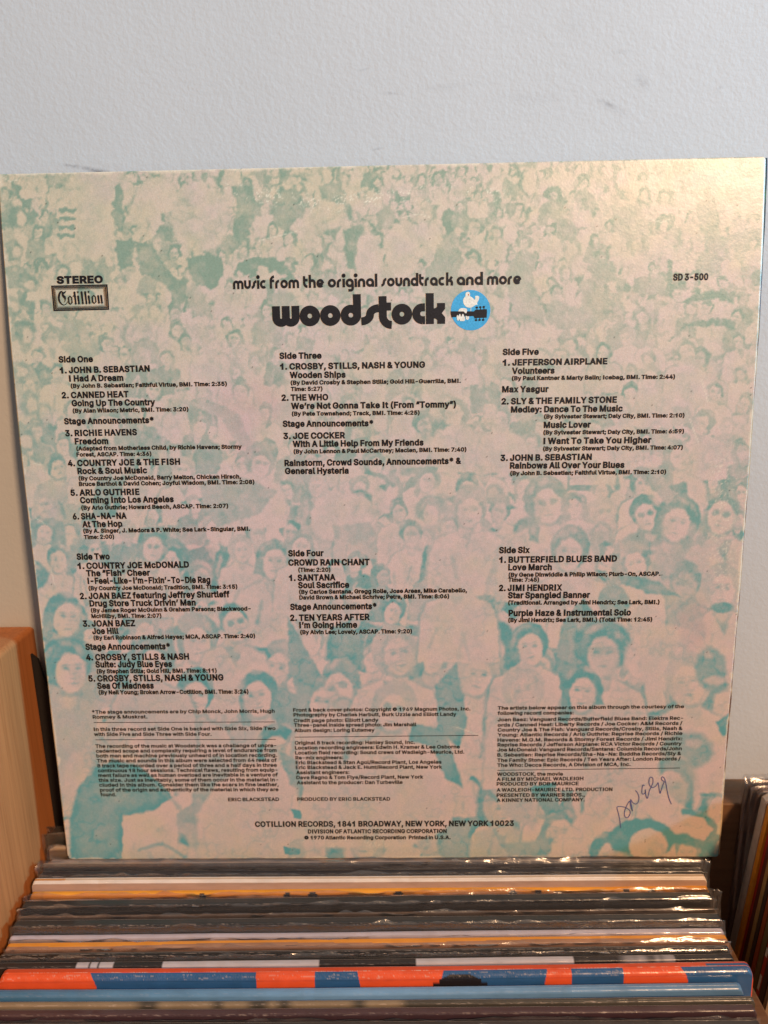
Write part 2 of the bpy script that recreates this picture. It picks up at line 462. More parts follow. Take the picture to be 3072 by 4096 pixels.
# soften the middle of the field, where the print is palest
PAPER = 0.10
yy, xx = np.mgrid[0:AH, 0:AW]
cen = np.exp(-(((xx - 820) / 620.0) ** 2 + ((yy - 850) / 330.0) ** 2))
T = PAPER + (T - PAPER) * (1.0 - 0.28 * cen)
T *= (1 - .28 * sstep(1000, 1500, xx + 0 * yy) * (1 - sstep(500, 700, yy)))

# shapes that stand out in the print, one by one
def P_(s): return [tuple(map(float, p.split(','))) for p in s.split()]
# upper band: standing figures, shirt stripes, parasol
line([(150, 443), (158, 452)], 9, .6)
ell(190, 470, 60, 88, .05, 5, .9); ell(215, 410, 70, 60, .06, 6, .9)
for yv in (453, 472, 490, 508): line([(130, yv), (158, yv + 1)], 8, .95, 1.2)
ell(340, 425, 45, 40, .05, 5); ell(310, 450, 30, 30, .06, 4)
poly(P_('248,400 262,400 268,470 260,500 240,470'), .55); poly(P_('250,518 285,515 290,575 262,582 250,560'), .72)
poly(P_('292,525 330,520 345,560 380,600 405,600 400,650 385,660 350,610 300,590'), .66)
poly(P_('405,555 440,548 480,558 484,595 460,625 425,615 408,590'), .78, 2.5)
ell(430, 470, 62, 75, .05, 5, .95); ell(410, 430, 30, 30, .07, 4)
poly(P_('500,402 548,400 552,450 540,500 518,530 502,510 512,450'), .58)
poly(P_('505,575 540,556 590,556 622,575 640,610 580,600 530,590'), .74, 2); ell(568, 582, 12, 9, .12, 2)
poly(P_('552,590 562,582 620,596 600,606 566,606'), .1, 2)
poly(P_('590,420 640,400 660,450 620,500 592,480'), .45); poly(P_('690,400 735,395 745,450 725,520 700,500'), .46)
poly(P_('625,500 660,460 700,430 742,440 748,480 700,500 660,520'), .05, 4)
poly(P_('740,500 780,480 800,540 790,590 750,580'), .5); ell(795, 560, 28, 62, .05, 4); ell(870, 540, 38, 60, .05, 4); ell(835, 470, 20, 25, .4, 3)
poly(P_('910,620 950,520 985,500 1000,560 975,640 930,660'), .42); poly(P_('905,660 940,630 960,700 930,720'), .5)
poly(P_('1095,560 1135,555 1150,600 1165,660 1180,705 1150,690 1120,690 1098,640'), .42, 3)
poly(P_('1320,450 1380,440 1400,480 1370,520 1335,500'), .30); poly(P_('1500,440 1540,410 1560,520 1545,560 1520,520'), .42)
poly(P_('1440,560 1452,560 1448,620 1438,640'), .6); poly(P_('1330,600 1350,600 1345,680 1332,650'), .42); poly(P_('1250,610 1275,600 1300,650 1290,700 1262,690'), .36)
for yv in (632, 690): poly([(1470, yv + 20), (1500, yv), (1560, yv - 4), (1588, yv + 2), (1586, yv + 22), (1540, yv + 12), (1500, yv + 18)], .72, 2.5)
for cx, cy, rx, ry in ((40, 470, 22, 26), (30, 540, 18, 22), (60, 610, 24, 20), (25, 660, 16, 24), (55, 720, 22, 34), (40, 800, 24, 20), (62, 870, 20, 30), (50, 950, 26, 26)):
    ell(cx, cy, rx, ry, .66, 4, .8); ell(cx + 6, cy + 3, rx * .5, ry * .55, .1, 3, .9)
# middle: a few faces and dark jackets
for a in ((520, 845, 46, 'short'), (955, 765, 46, 'short'), (455, 735, 44, 'light'), (560, 1000, 60, 'afro'), (1110, 700, 36, 'short'), (985, 890, 56, 'long'), (1085, 905, 50, 'short'),
          (1210, 770, 46, 'long'), (1400, 815, 46, 'hat'), (1480, 760, 50, 'short'), (1340, 890, 50, 'light'), (1520, 915, 52, 'short'), (1460, 985, 62, 'long'), (1280, 930, 50, 'short')):
    person(a[0], a[1], a[2], a[3], .1, .07, rr.uniform(-1, 1), .5, rr)
poly(P_('400,870 470,868 520,900 545,960 520,965 470,900'), .40, 3); poly(P_('430,1040 520,1030 600,1060 560,1110 470,1140 440,1100'), .48, 4)
ell(740, 1115, 75, 55, .12, 6); line([(660, 1060), (672, 1090), (665, 1130)], 9, .5, 3); line([(790, 1020), (830, 1030), (850, 1050)], 9, .6, 2)
poly(P_('720,1135 800,1128 812,1160 770,1175 720,1165'), .42, 5); poly(P_('815,1050 850,1040 832,1062'), .6)
poly(P_('865,1010 945,1008 944,1022 868,1026'), .52, 2)
# lower field, left
person(135, 1330, 92, 'long', .45, .10, .8, .8, rr); person(140, 1445, 108, 'afro', .35, .08, .9, .9, rr)
person(330, 1180, 66, 'long', .1, .08, 0, .75, rr); person(590, 1210, 80, 'long', .12, .08, .2, .7, rr); person(650, 1180, 62, 'long', .12, .08, 0, .55, rr)
person(600, 1440, 88, 'hat', .7, .1, -.3, .85, rr); person(420, 1385, 92, 'hat', .12, .1, .5, .75, rr)
person(235, 1555, 90, 'light', .25, .08, 0, .8, rr); person(340, 1600, 76, 'short', .5, .1, 0, .8, rr)
poly(P_('470,1420 530,1390 545,1440 520,1500 480,1490'), .62, 3); poly(P_('620,1330 660,1400 700,1470 690,1530 650,1540 625,1440'), .62, 3)
person(505, 1345, 84, 'short', .12, .08, .3, .75, rr); person(560, 1500, 96, 'long', .3, .07, -.4, .8, rr); person(420, 1500, 92, 'short', .15, .08, .2, .8, rr); person(330, 1430, 84, 'afro', .2, .08, 0, .7, rr)
person(600, 1620, 100, 'long', .12, .08, 0, .85, rr); person(700, 1515, 92, 'long', .10, .07, -.2, .62, rr)
# lower field, centre
person(740, 1480, 96, 'short', .08, .06, -.8, .6, rr); person(852, 1410, 100, 'light', .06, .06, .6, .72, rr)
person(1060, 1400, 84, 'afro', .62, .07, .2, .85, rr); person(850, 1530, 100, 'light', .05, .06, 0, .62, rr)
person(1030, 1455, 96, 'light', .06, .06, .2, .7, rr); poly(P_('940,1480 985,1430 1010,1560 990,1620 945,1580'), .66, 3)
person(990, 1235, 84, 'short', .06, .06, 0, .72, rr); person(1015, 1100, 80, 'hat', .06, .06, 0, .55, rr)
poly(P_('1100,1500 1150,1470 1165,1545 1150,1640 1110,1600'), .55, 3)
poly(P_('880,1600 960,1590 1010,1640 1020,1700 960,1790 880,1830 640,1830 645,1720 760,1640'), .05, 6)
ell(900, 1660, 44, 60, .05, 4); poly(P_('890,1560 960,1575 985,1650 1000,1700 962,1680 930,1610 880,1600'), .66, 4)
line([(1020, 1680), (1075, 1730)], 10, .62, 3); poly(P_('520,1650 600,1640 640,1700 650,1850 440,1850 460,1720'), .06, 6)
poly(P_('600,1620 640,1640 655,1700 645,1760 628,1700'), .5, 3)
# lower field, right
person(1180, 1085, 92, 'long', .1, .06, .2, .6, rr); person(1230, 1190, 90, 'short', .1, .07, 0, .6, rr)
person(1395, 1110, 74, 'short', .55, .1, 0, .85, rr); person(1462, 1125, 92, 'long', .35, .05, .2, .85, rr); person(1560, 1110, 90, 'long', .1, .06, -.2, .72, rr)
poly(P_('1375,1020 1440,1000 1462,1060 1442,1092'), .5, 3); poly(P_('1440,1050 1482,1040 1490,1085'), .72, 2)
person(1480, 1260, 84, 'short', .25, .38, 0, .85, rr); person(1560, 1270, 88, 'light', .08, .06, 0, .75, rr); ell(1560, 1312, 26, 12, .7, 3)
poly(P_('1450,1170 1500,1130 1535,1180 1540,1300 1500,1330 1450,1310 1440,1230'), .34, 5, .5)
ell(1480, 1360, 44, 58, .45, 6, .6); ell(1500, 1350, 34, 56, .35, 16, .8, arr=PKM); poly(P_('1415,1330 1445,1345 1440,1400 1400,1440'), .3, 4)
person(1372, 1215, 70, 'hat', .1, .07, 0, .8, rr); poly(P_('1330,1235 1420,1255 1470,1290 1400,1282 1340,1260'), .72, 3); ell(1325, 1300, 34, 40, .6, 4)
person(1145, 1395, 86, 'short', .07, .05, 0, .85, rr); person(1130, 1490, 92, 'light', .05, .06, -.1, .5, rr)
poly(P_('1215,1340 1260,1290 1290,1330 1250,1440 1200,1420'), .62, 3); poly(P_('1205,1440 1260,1430 1300,1470 1270,1500 1210,1490'), .72, 3)
person(1302, 1408, 108, 'afro', .10, .28, 0, .85, rr); ell(1440, 1420, 92, 70, .07, 8, .8)
poly(P_('1385,1440 1430,1460 1440,1530 1400,1540'), .12, 4)
person(1258, 1492, 92, 'long', .08, .05, 0, .88, rr); person(1488, 1470, 104, 'light', .06, .05, -.2, .6, rr)
ell(1535, 1445, 34, 46, .74, 7, .9); ell(1545, 1470, 24, 10, .2, 4, .8); ell(1530, 1415, 14, 8, .3, 4, .8)
poly(P_('1545,1560 1590,1530 1592,1585 1560,1590'), .8, 3)
ell(1485, 1620, 54, 40, .68, 9, .9); ell(1500, 1605, 18, 10, .35, 5, .8); ell(1462, 1640, 20, 9, .3, 4, .6)
poly(P_('1075,1590 1120,1600 1160,1680 1180,1750 1150,1790 1085,1760'), .30, 6); poly(P_('1140,1700 1200,1690 1210,1750 1180,1760'), .72, 3)
person(1450, 1700, 116, 'short', .05, .08, -.2, .66, rr, shoulders=False); ell(1475, 1690, 36, 50, .5, 8, .35)
poly(P_('1370,1640 1420,1630 1425,1700 1330,1760 1300,1800 1230,1850 1180,1850 1250,1760'), .05, 6)
poly(P_('1410,1700 1440,1715 1480,1745 1530,1760 1545,1790 1520,1815 1470,1815 1420,1780 1380,1740'), .05, 4)
line([(1478, 1752), (1520, 1760), (1548, 1790), (1530, 1822)], 13, .72, 4); line([(1405, 1808), (1480, 1812), (1530, 1830)], 22, .82, 5)
line([(1590, 1640), (1568, 1700), (1562, 1780), (1560, 1840)], 12, .68, 5)
ell(1385, 1812, 72, 44, .88, 4); ell(1400, 1828, 42, 38, .10, 4)
ell(1330, 1850, 30, 12, .2, 5, .7)
# bottom left: the teal shirt and its neighbours
person(285, 1590, 110, 'light', .1, .08, -.6, .6, rr)
poly(P_('150,1770 165,1705 205,1660 245,1640 300,1655 345,1690 372,1722 330,1758 268,1762 262,1870 150,1870'), .86, 5)
poly(P_('262,1765 330,1750 410,1700 420,1730 340,1790 330,1860 265,1870'), .05, 4); poly(P_('330,1690 412,1760 420,1650 470,1630 500,1660 425,1790'), .5, 5, .7)
poly(P_('430,1870 425,1760 470,1690 560,1660 640,1700 660,1790 665,1870'), .06, 7)
ell(345, 1850, 85, 30, .10, 5); line([(300, 1835), (350, 1822), (400, 1850)], 7, .5, 3, .8)
ell(208, 1700, 16, 70, .98, 8, .5); line([(262, 1760), (262, 1850)], 4, .98, 2, .7)
poly(P_('628,1745 648,1752 650,1768 636,1766'), .95, 1.5); poly(P_('612,1828 648,1832 646,1846 614,1846'), .95, 1.5)
poly(P_('1080,1822 1150,1815 1200,1808 1180,1850 1100,1850'), .5, 6); ell(640, 1840, 20, 26, .45, 6, .6)

# pink passages
for a in ((520, 930, 30, 90, -.5), (430, 1180, 26, 60, -.4), (560, 870, 60, 50, 0), (1490, 1330, 30, 50, .2))[:3]: ell(a[0], a[1], a[2], a[3], .5, 26, .6, a[4], arr=PKM)
# break the clean outlines up
amp = 13 - 6 * sstep(700, 1200, yy)
dx = (fbm(AH, AW, 11, 31, 3) - .5) * amp; dy = (fbm(AH, AW, 11, 41, 3) - .5) * amp
ix = np.clip(xx + dx, 0, AW - 1).astype(int); iy = np.clip(yy + dy, 0, AH - 1).astype(int)
T = T[iy, ix]
def blur(a, n):
    for _ in range(n):
        a = (a + np.roll(a, 1, 0) + np.roll(a, -1, 0) + np.roll(a, 1, 1) + np.roll(a, -1, 1)) / 5
    return a
def gauss(a, sg):
    fy = np.fft.fftfreq(a.shape[0])[:, None]; fx = np.fft.rfftfreq(a.shape[1])[None, :]
    return np.fft.irfft2(np.fft.rfft2(a) * np.exp(-2 * (math.pi * sg) ** 2 * (fx ** 2 + fy ** 2)), a.shape)
# the print is a faint photograph: broad masses are weak, edges and small detail carry it
low = gauss(T, 26); mid_ = gauss(T, 7)
det = fbm(AH, AW, 9, 51, 3) - .5; det2 = fbm(AH, AW, 24, 55, 3) - .5; det3 = vnoise(AH, AW, 3.2, 58) - .5
rg_ = (1 - np.abs(2 * fbm(AH, AW, 30, 57, 3)[:, ::-1] - 1)) ** 14 * sstep(.42, .6, fbm(AH, AW, 50, 59, 2))
mean = .32
T = mean + .50 * (low - mean) + .85 * (mid_ - low) + 1.25 * (blur(T, 1) - mid_)
T = T + (.22 + .45 * np.clip(T, 0, 1)) * (det * .75 + det2 * .85) * (1 - .5 * sstep(1100, 1600, yy)) + det3 * .05 + rg_ * .20
T = (T - .10) * (1.30 + .16 * sstep(950, 1600, yy) + .55 * (1 - sstep(500, 760, yy)) * (1 - .5 * sstep(1100, 1500, xx)))
T = np.clip(T, 0, 1)
PKM = gauss(PKM, 6) * (.4 + 1.2 * fbm(AH, AW, 18, 95, 2))
WARM = fbm(AH, AW, 300, 71, 2); MOT = fbm(AH, AW, 38, 75, 3)
# rubbed flecks along the upper third where the discs press from inside
sp = RNG.random((AH, AW)); spn = np.clip(blur((sp > .975).astype(float), 1) * 4.5, 0, 1.4)
band = np.exp(-((yy - (425 + 12 * np.sin(xx / 90.))) / 16.0) ** 2) * sstep(480, 560, xx) * (1 - sstep(1050, 1130, xx)) * sstep(.45, .6, fbm(AH, AW, 26, 81, 2))
band2 = np.exp(-((xx - 1560) / 26.0) ** 2) * sstep(950, 1020, yy) * (1 - sstep(1250, 1320, yy)) * .5
band3 = np.exp(-(((xx - 800) / 190.0) ** 2 + ((yy - 1812) / 18.0) ** 2)) * .8 * sstep(.5, .65, fbm(AH, AW, 12, 85, 2))
CHIP = np.clip(spn * (band * 1.1 + band2 + band3) + spn * .015, 0, 1)
_T = T; T = CHIP                                                    # scratches and creases rubbed through to the card
for a in ('0,380 22,392 40,388', '75,1118 92,1128 96,1132', '70,1000 88,1004', '1395,470 1430,480 1448,474', '870,470 905,462 930,470', '560,520 640,500', '110,1230 118,1262', '1515,820 1530,870', '1490,905 1508,955', '985,1570 1040,1590'):
    line(P_(a), 1.2, .85, 1.0, .8)
rs = random.Random(4)
for _ in range(26):
    x = rs.uniform(480, 1120); y = 425 + 12 * math.sin(x / 90.) + rs.uniform(-22, 22); a = rs.uniform(0, 3.1)
    line([(x, y), (x + rs.uniform(3, 9) * math.cos(a), y + rs.uniform(3, 9) * math.sin(a))], 1.3, .9, .9, .8)
CHIP = T; T = _T

NG = 620
gu = np.linspace(0, W, NG); gv = np.linspace(0, W, NG)
U, V_ = np.meshgrid(gu, gv)
def round_corners(U, V, r):
    U = U.copy(); V = V.copy()
    for cu, cv, rad in ((r, r, r), (W - r, r, r), (r * 2.2, W - r * 2.2, r * 2.2), (W - r, W - r, r)):
        su = -1 if cu < W / 2 else 1; sv = -1 if cv < W / 2 else 1
        m = ((U - cu) * su > 0) & ((V - cv) * sv > 0)
        d = np.hypot(U - cu, V - cv); k = np.where(m & (d > rad), rad / np.maximum(d, 1e-6), 1.0)
        U = np.where(m, cu + (U - cu) * k, U); V = np.where(m, cv + (V - cv) * k, V)
    return U, V
Ur, Vr = round_corners(U, V_, 1.4)
wig = np.sin(V_ / 23.0) * .12 + np.sin(V_ / 7.1 + 2) * .05
Ur = Ur + wig * ((U > W - .1) | (U < .1))
PF = surf(Ur, Vr)
edge_n = np.minimum(np.minimum(U, W - U), np.minimum(V_, W - V_))
px, py = proj(PF)
fx_ = np.clip(px * AW / 3072.0, 0, AW - 2.001); fy_ = np.clip(py * AW / 3072.0, 0, AH - 2.001)
def samp(A):
    xi = fx_.astype(int); yi = fy_.astype(int); a = fx_ - xi; b = fy_ - yi
    return (A[yi, xi] * (1 - a) + A[yi, xi + 1] * a) * (1 - b) + (A[yi + 1, xi] * (1 - a) + A[yi + 1, xi + 1] * a) * b
t = samp(T)[..., None]; pk = samp(PKM)[..., None]; wm = samp(WARM)[..., None]; ch = samp(CHIP)[..., None]
s_v = (V_ / W)[..., None]; s_u = (U / W)[..., None]
c_pink = np.array([0.66, 0.50, 0.455]); c_cream = np.array([0.62, 0.52, 0.37]); c_teal = np.array([0.115, 0.35, 0.36]); c_teal_up = np.array([0.25, 0.34, 0.25]); c_rose = np.array([0.55, 0.27, 0.30])
mot = samp(MOT)[..., None]
yel = (mot - .5) * .9 + np.clip(1.25 - 2.6 * s_v, 0, 1) * .75 + np.clip((s_v - .90) * 5, 0, .5) + (wm - .5) * .7 + np.clip(.25 - s_u, 0, .25) * 1.3
yel = np.clip(yel, 0, 1)
base = c_pink * (1 - yel) + c_cream * yel
tl = c_teal_up * (1 - sstep(.1, .8, s_v)) + c_teal * sstep(.1, .8, s_v)
colr = base * (1 - t) + tl * t
colr = colr * (1 - .6 * pk) + c_rose * .6 * pk
colr = colr * (1 - ch) + np.array([0.85, 0.78, 0.60]) * ch
wear = (1 - sstep(0.1, 0.9, edge_n[..., None] + (vnoise(NG, NG, 3, 91)[..., None] * vnoise(NG, NG, 22, 92)[..., None] * 3.2 - .45) * 1.6))
for vv_, rr_ in ((52, 1.6), (93, 1.3), (118, 1.0), (124, 1.4), (168, .9), (205, 1.5), (238, 1.0), (262, 2.0), (296, 1.2), (2, 2.6)):
    dd = np.hypot(U, (V_ - vv_) * .6) + (vnoise(NG, NG, 3, 97) - .5) * 1.1
    wear = np.maximum(wear, (1 - sstep(rr_ * .5, rr_, dd))[..., None])
for vv_, rr_ in ((4, 2.2), (66, 1.1), (104, 1.5), (150, 1.0), (176, 1.2), (222, 1.0), (300, 2.0)):
    dd = np.hypot(W - U, (V_ - vv_) * .4) + (vnoise(NG, NG, 3, 98) - .5) * 1.1
    wear = np.maximum(wear, (1 - sstep(rr_ * .5, rr_, dd))[..., None])
colr = colr * (1 - .75 * wear) + np.array([0.76, 0.64, 0.48]) * .75 * wear
dirt = (RNG.random((NG, NG)) > .9996)[..., None]
colr = np.where(dirt, colr * .25, colr)

sleeve = tag(empty('album_sleeve', (0, 0, 0)), 'worn album sleeve, teal and pink crowd print with black track lists, leaning on the wall', 'record sleeve')
TH = 1.3
Fg = grid_faces(NG, NG)[:, ::-1]
ring = np.concatenate([np.arange(NG), np.arange(1, NG) * NG + NG - 1, (NG - 1) * NG + np.arange(NG - 2, -1, -1), np.arange(NG - 2, 0, -1) * NG])
Vf = PF.reshape(-1, 3); nb = len(Vf); Vb = Vf[ring] - NRM * TH
m_ = len(ring); j = np.arange(m_); jn = (j + 1) % m_
Fs = np.stack([ring[j], ring[jn], nb + jn, nb + j], 1)
cb = np.tile(np.array([[0.50, 0.38, 0.25]]), (m_, 1))
mesh_obj('front_panel', np.concatenate([Vf, Vb]), np.concatenate([Fg, Fs]), M_PRINT, sleeve,
         cols=np.concatenate([colr.reshape(-1, 3), cb]), smooth=False)

def panel(name, du0, du1, dv, w0, th, colfn, n=90, m=M_VC):
    """another leaf of the gatefold behind the front one, its right edge sliding out by du0 (top) .. du1 (bottom)"""
    v = np.linspace(0, W, n); u = np.linspace(0, W, n)
    Uu, Vv = np.meshgrid(u, v)
    a = Vv / W
    rgt = Uu / W
    Ux = Uu + (du0 * (1 - a) + du1 * a) * rgt + (np.sin(Vv / 9.) * .10 + np.sin(Vv / 3.3) * .06) * (Uu > W - 1)
    Ux, Vx = Ux, Vv - dv * sstep(.35, .6, rgt) * (1 - sstep(0, .05, a))
    F0 = ((Ux - W / 2)[..., None] * np.array([1., 0, 0]) + (W - Vx)[..., None] * UPV + (bow(Vv) * (1 if w0 > -6 else .4) + w0)[..., None] * NRM)
    B0 = F0 - NRM * th
    rg = np.concatenate([np.arange(n), np.arange(1, n) * n + n - 1, (n - 1) * n + np.arange(n - 2, -1, -1), np.arange(n - 2, 0, -1) * n])
    q = np.arange(len(rg)); qn = (q + 1) % len(rg)
    Fc = grid_faces(n, n)
    Fr = np.concatenate([Fc[:, ::-1], Fc + n * n, np.stack([rg[q], rg[qn], n * n + rg[qn], n * n + rg[q]], 1)])
    cc = colfn(Uu.ravel() / W, Vv.ravel() / W)
    return mesh_obj(name, np.concatenate([F0.reshape(-1, 3), B0.reshape(-1, 3)]), Fr, m, sleeve, cols=np.concatenate([cc, cc]))
def col_leaf(u, v):
    r = np.random.default_rng(5); n = r.random(len(u))
    c = np.tile(np.array([[0.48, 0.34, 0.20]]), (len(u), 1)); c[n > .6] = (0.16, 0.07, 0.035)
    c[(v > .86)] = (0.60, 0.45, 0.28)
    return c
def col_back(u, v):
    c = np.tile(np.array([[0.02, 0.022, 0.02]]), (len(u), 1))
    c[(v > .04) & (v < .055)] = (0.05, 0.10, 0.03); c[(v > .14) & (v < .20)] = (0.03, 0.05, 0.09)
    c[(v > .25) & (v < .42)] = (0.42, 0.26, 0.08); c[(v > .42) & (v < .62)] = (0.20, 0.09, 0.05); c[v > .9] = (0.4, .28, .17)
    return c
panel('middle_leaf', 0.9, 1.5, -0.3, -1.9, 1.4, col_leaf, m=M_CARD)
panel('back_leaf', 2.9, 0.9, 0.6, -4.6, 2.2, col_back, m=M_CARD)

# ------------------------------------------------------------------ lettering
FONT = None
try:
    p = os.path.join(bpy.utils.system_resource('DATAFILES'), 'fonts', 'Inter.woff2')
    if os.path.exists(p): FONT = bpy.data.fonts.load(p)
except Exception: FONT = None
def stroke_mesh(pts, s):
    P = np.array(pts, float)
    keep = [0] + [i for i in range(1, len(P)) if np.hypot(*(P[i] - P[i - 1])) > 1e-4]; P = P[keep]
    closed = np.hypot(*(P[0] - P[-1])) < 1e-3
    n = len(P); L = []; R = []
    for i in range(n):
        if closed: a = P[(i - 1) % (n - 1)] if i > 0 else P[n - 2]; b = P[(i + 1) % (n - 1)] if i < n - 1 else P[1]
        else: a = P[max(i - 1, 0)]; b = P[min(i + 1, n - 1)]
        d1 = P[i] - a if np.hypot(*(P[i] - a)) > 1e-6 else b - P[i]; d2 = b - P[i] if np.hypot(*(b - P[i])) > 1e-6 else d1
        d1 = d1 / np.hypot(*d1); d2 = d2 / np.hypot(*d2); t = d1 + d2; t = t / max(np.hypot(*t), 1e-6)
        nn = np.array([-t[1], t[0]]); m = 1 / max(.6, float(nn @ np.array([-d1[1], d1[0]])))
        L.append(P[i] + nn * s / 2 * m); R.append(P[i] - nn * s / 2 * m)
    V = np.array(L + R); F = [(i, i + 1, n + i + 1, n + i) for i in range(n - 1)]
    return V, F
from mathutils.geometry import tessellate_polygon
def text_loops(s):
    """closed outlines of a line of text, as 2-D point loops"""
    cu = bpy.data.curves.new('t', 'FONT'); cu.body = s; cu.size = 1.0
    if FONT: cu.font = FONT
    cu.resolution_u = 2; cu.fill_mode = 'NONE'
    o = bpy.data.objects.new('t', cu); COL.objects.link(o)
    dg = bpy.context.evaluated_depsgraph_get(); dg.update()
    ev = o.evaluated_get(dg); me = ev.to_mesh()
    co = np.empty(len(me.vertices) * 3); me.vertices.foreach_get('co', co); co = co.reshape(-1, 3)[:, :2].copy()
    ed = np.empty(len(me.edges) * 2, int); me.edges.foreach_get('vertices', ed); ed = ed.reshape(-1, 2)
    ev.to_mesh_clear(); bpy.data.objects.remove(o); bpy.data.curves.remove(cu)
    nx = {}
    for a, b in ed: nx.setdefault(int(a), []).append(int(b)); nx.setdefault(int(b), []).append(int(a))
    seen = set(); loops = []
    for st in range(len(co)):
        if st in seen or st not in nx: continue
        L = [st]; seen.add(st); prev, cur = None, st
        while True:
            nn = [q for q in nx[cur] if q != prev and q not in seen]
            if not nn: break
            prev, cur = cur, nn[0]; seen.add(cur); L.append(cur)
        if len(L) > 2: loops.append(co[L])
    return loops
def inside(p, L):
    x, y = p; c = False; n = len(L)
    for i in range(n):
        ax, ay = L[i]; bx, by = L[(i + 1) % n]
        if (ay > y) != (by > y) and x < (bx - ax) * (y - ay) / (by - ay) + ax: c = not c
    return c
def sarea(L): x, y = L[:, 0], L[:, 1]; return .5 * float(np.sum(x * np.roll(y, -1) - np.roll(x, -1) * y))
CAP = max(float(q[:, 1].max()) for q in text_loops('H'))
def custom(ch):
    w = .088; h = CAP
    if ch == 'I': return [np.array([(.09, 0), (.09 + w, 0), (.09 + w, h), (.09, h)])]
    if ch == '1': return [np.array([(.20, 0), (.20 + w, 0), (.20 + w, h), (.225, h), (.19, h - .09), (.06, h - .14), (.06, h - .21), (.20, h - .19)])]
def _glyphs(ch, cache={}):
    """filled shape of one letter: list of (points, triangles) plus its outline loops"""
    if ch in cache: return cache[ch]
    LL = custom(ch) or text_loops(ch); out = []
    if LL:
        big = max(LL, key=lambda q: abs(sarea(q))); sg = sarea(big) > 0
        outer = [q for q in LL if (sarea(q) > 0) == sg]; holes = [q for q in LL if (sarea(q) > 0) != sg]
        for q in outer:
            hs = [h_ for h_ in holes if inside(h_.mean(0), q) or inside(h_[0], q)]
            pts = np.concatenate([q] + hs)
            tri = tessellate_polygon([[Vector((float(a), float(b), 0)) for a, b in z] for z in [q] + hs])
            out.append((pts, [tuple(t) for t in tri]))
    cache[ch] = (out, LL); return cache[ch]
def advance(ch, cache={}):
    if ch in 'I1': return {'I': .268, '1': .44}[ch]
    if ch not in cache:
        a = text_loops('H' + ch + 'H'); b = text_loops('HH')
        mx = lambda q: max(float(z[:, 0].max()) for z in q)
        cache[ch] = mx(a) - mx(b)
    return cache[ch]
def _band(ch, gi, bold, cache={}):
    if (ch, gi, bold) not in cache:
        L = _glyphs(ch)[1][gi]; cache[(ch, gi, bold)] = stroke_mesh(np.concatenate([L, L[:1]]), bold)
    return cache[(ch, gi, bold)]
def text_mesh(s, bold=0.05, italic=False, res=2):
    """letters set one after another, tightly, each filled and thickened by a band along its outline"""
    Vs = []; Fs = []; Lv = []; n = 0; x = 0.0
    for ci, ch in enumerate(s):
        if ch != ' ':
            fl, LL = _glyphs(ch)
            for gi, (p, t) in enumerate(fl):
                Vs.append(p + [x, 0]); Fs += [tuple(i + n for i in q) for q in t]; Lv.append(np.full(len(p), .002 * gi)); n += len(p)
            if bold > 0:
                for gi, L in enumerate(LL):
                    V, F = _band(ch, gi, bold)
                    Vs.append(V + [x, 0]); Fs += [tuple(i + n for i in q) for q in F]; Lv.append(np.full(len(V), .006 + .003 * gi + .012 * (ci % 2))); n += len(V)
        x += advance(ch) + (bold * .45 if ch != ' ' else -.03)
    co = np.concatenate(Vs)
    if italic: co[:, 0] += co[:, 1] * .2
    return co, Fs, np.concatenate(Lv)
class Ink:
    def __init__(s): s.V = []; s.F = []; s.n = 0
    def add(s, uv, fs, off=0.09):
        P = surf(uv[:, 0], uv[:, 1], np.asarray(off)); s.V.append(P)
        s.F += [tuple(i + s.n for i in f) for f in fs]; s.n += len(P)
    def build(s, name, mat, parent=sleeve, label=None):
        V = np.concatenate(s.V)
        # printed faces look out of the sleeve
        F2 = []
        for f in s.F:
            a, b, c = V[f[0]], V[f[1]], V[f[2]]
            F2.append(f if np.dot(np.cross(b - a, c - a), NRM) >= 0 else f[::-1])
        o = mesh_obj(name, V, F2, mat, parent)
        if label: o['label'] = label
        return o
def put_text(ink, s, org, sc, x0, y0, x1, y1, cap, off=0.082, italic_at=None, res=2):
    """one printed line: its left and right baseline ends measured on a zoomed crop of the photograph"""
    u, v = px2uv(np.array([x0, x1]) / sc + org[0], np.array([y0, y1]) / sc + org[1])
    co, fs, lv_ = text_mesh(s, off)
    mn, mx = co[:, 0].min(), co[:, 0].max()
    L = math.hypot(u[1] - u[0], v[1] - v[0])
    e = np.array([u[1] - u[0], v[1] - v[0]]) / L; n = np.array([e[1], -e[0]])
    # cap height in mm from pixels at this spot
    uu, vv = px2uv(np.array([(x0 / sc + org[0])] * 2), np.array([y0 / sc + org[1], (y0 - cap) / sc + org[1]]))
    H = abs(vv[0] - vv[1])
    X = (co[:, 0] - mn) / (mx - mn) * L; Yv = co[:, 1] / CAP * H
    uv = np.array([u[0], v[0]]) + X[:, None] * e + Yv[:, None] * n
    ink.add(uv, fs, .08 + lv_ * .8)
SCL = 1659 / 1100.0
def block(name, org, rows, mat=None, off=0.082, caps=None):
    k = Ink()
    for r in rows:
        s, x0, y0, x1, y1 = r[:5]; cap = r[5] if len(r) > 5 else None
        if cap is None:
            cap = 22.8 if (s.startswith('(') or s in caps) else 34
        put_text(k, s, org, SCL, x0, y0, x1, y1, cap, off)
    return k.build(name, mat or M_BLACK)
def rule(k, org, x0, y0, x1, y1, th=4.2):
    n = 24
    xs = np.linspace(x0, x1, n); ys = np.linspace(y0, y1, n)
    u, v = px2uv(xs / SCL + org[0], ys / SCL + org[1]); h = th / SCL / 9.0 / 2
    uv = np.concatenate([np.stack([u, v - h], 1), np.stack([u, v + h], 1)])
    k.add(uv, [(i, i + 1, n + i + 1, n + i) for i in range(n - 1)])

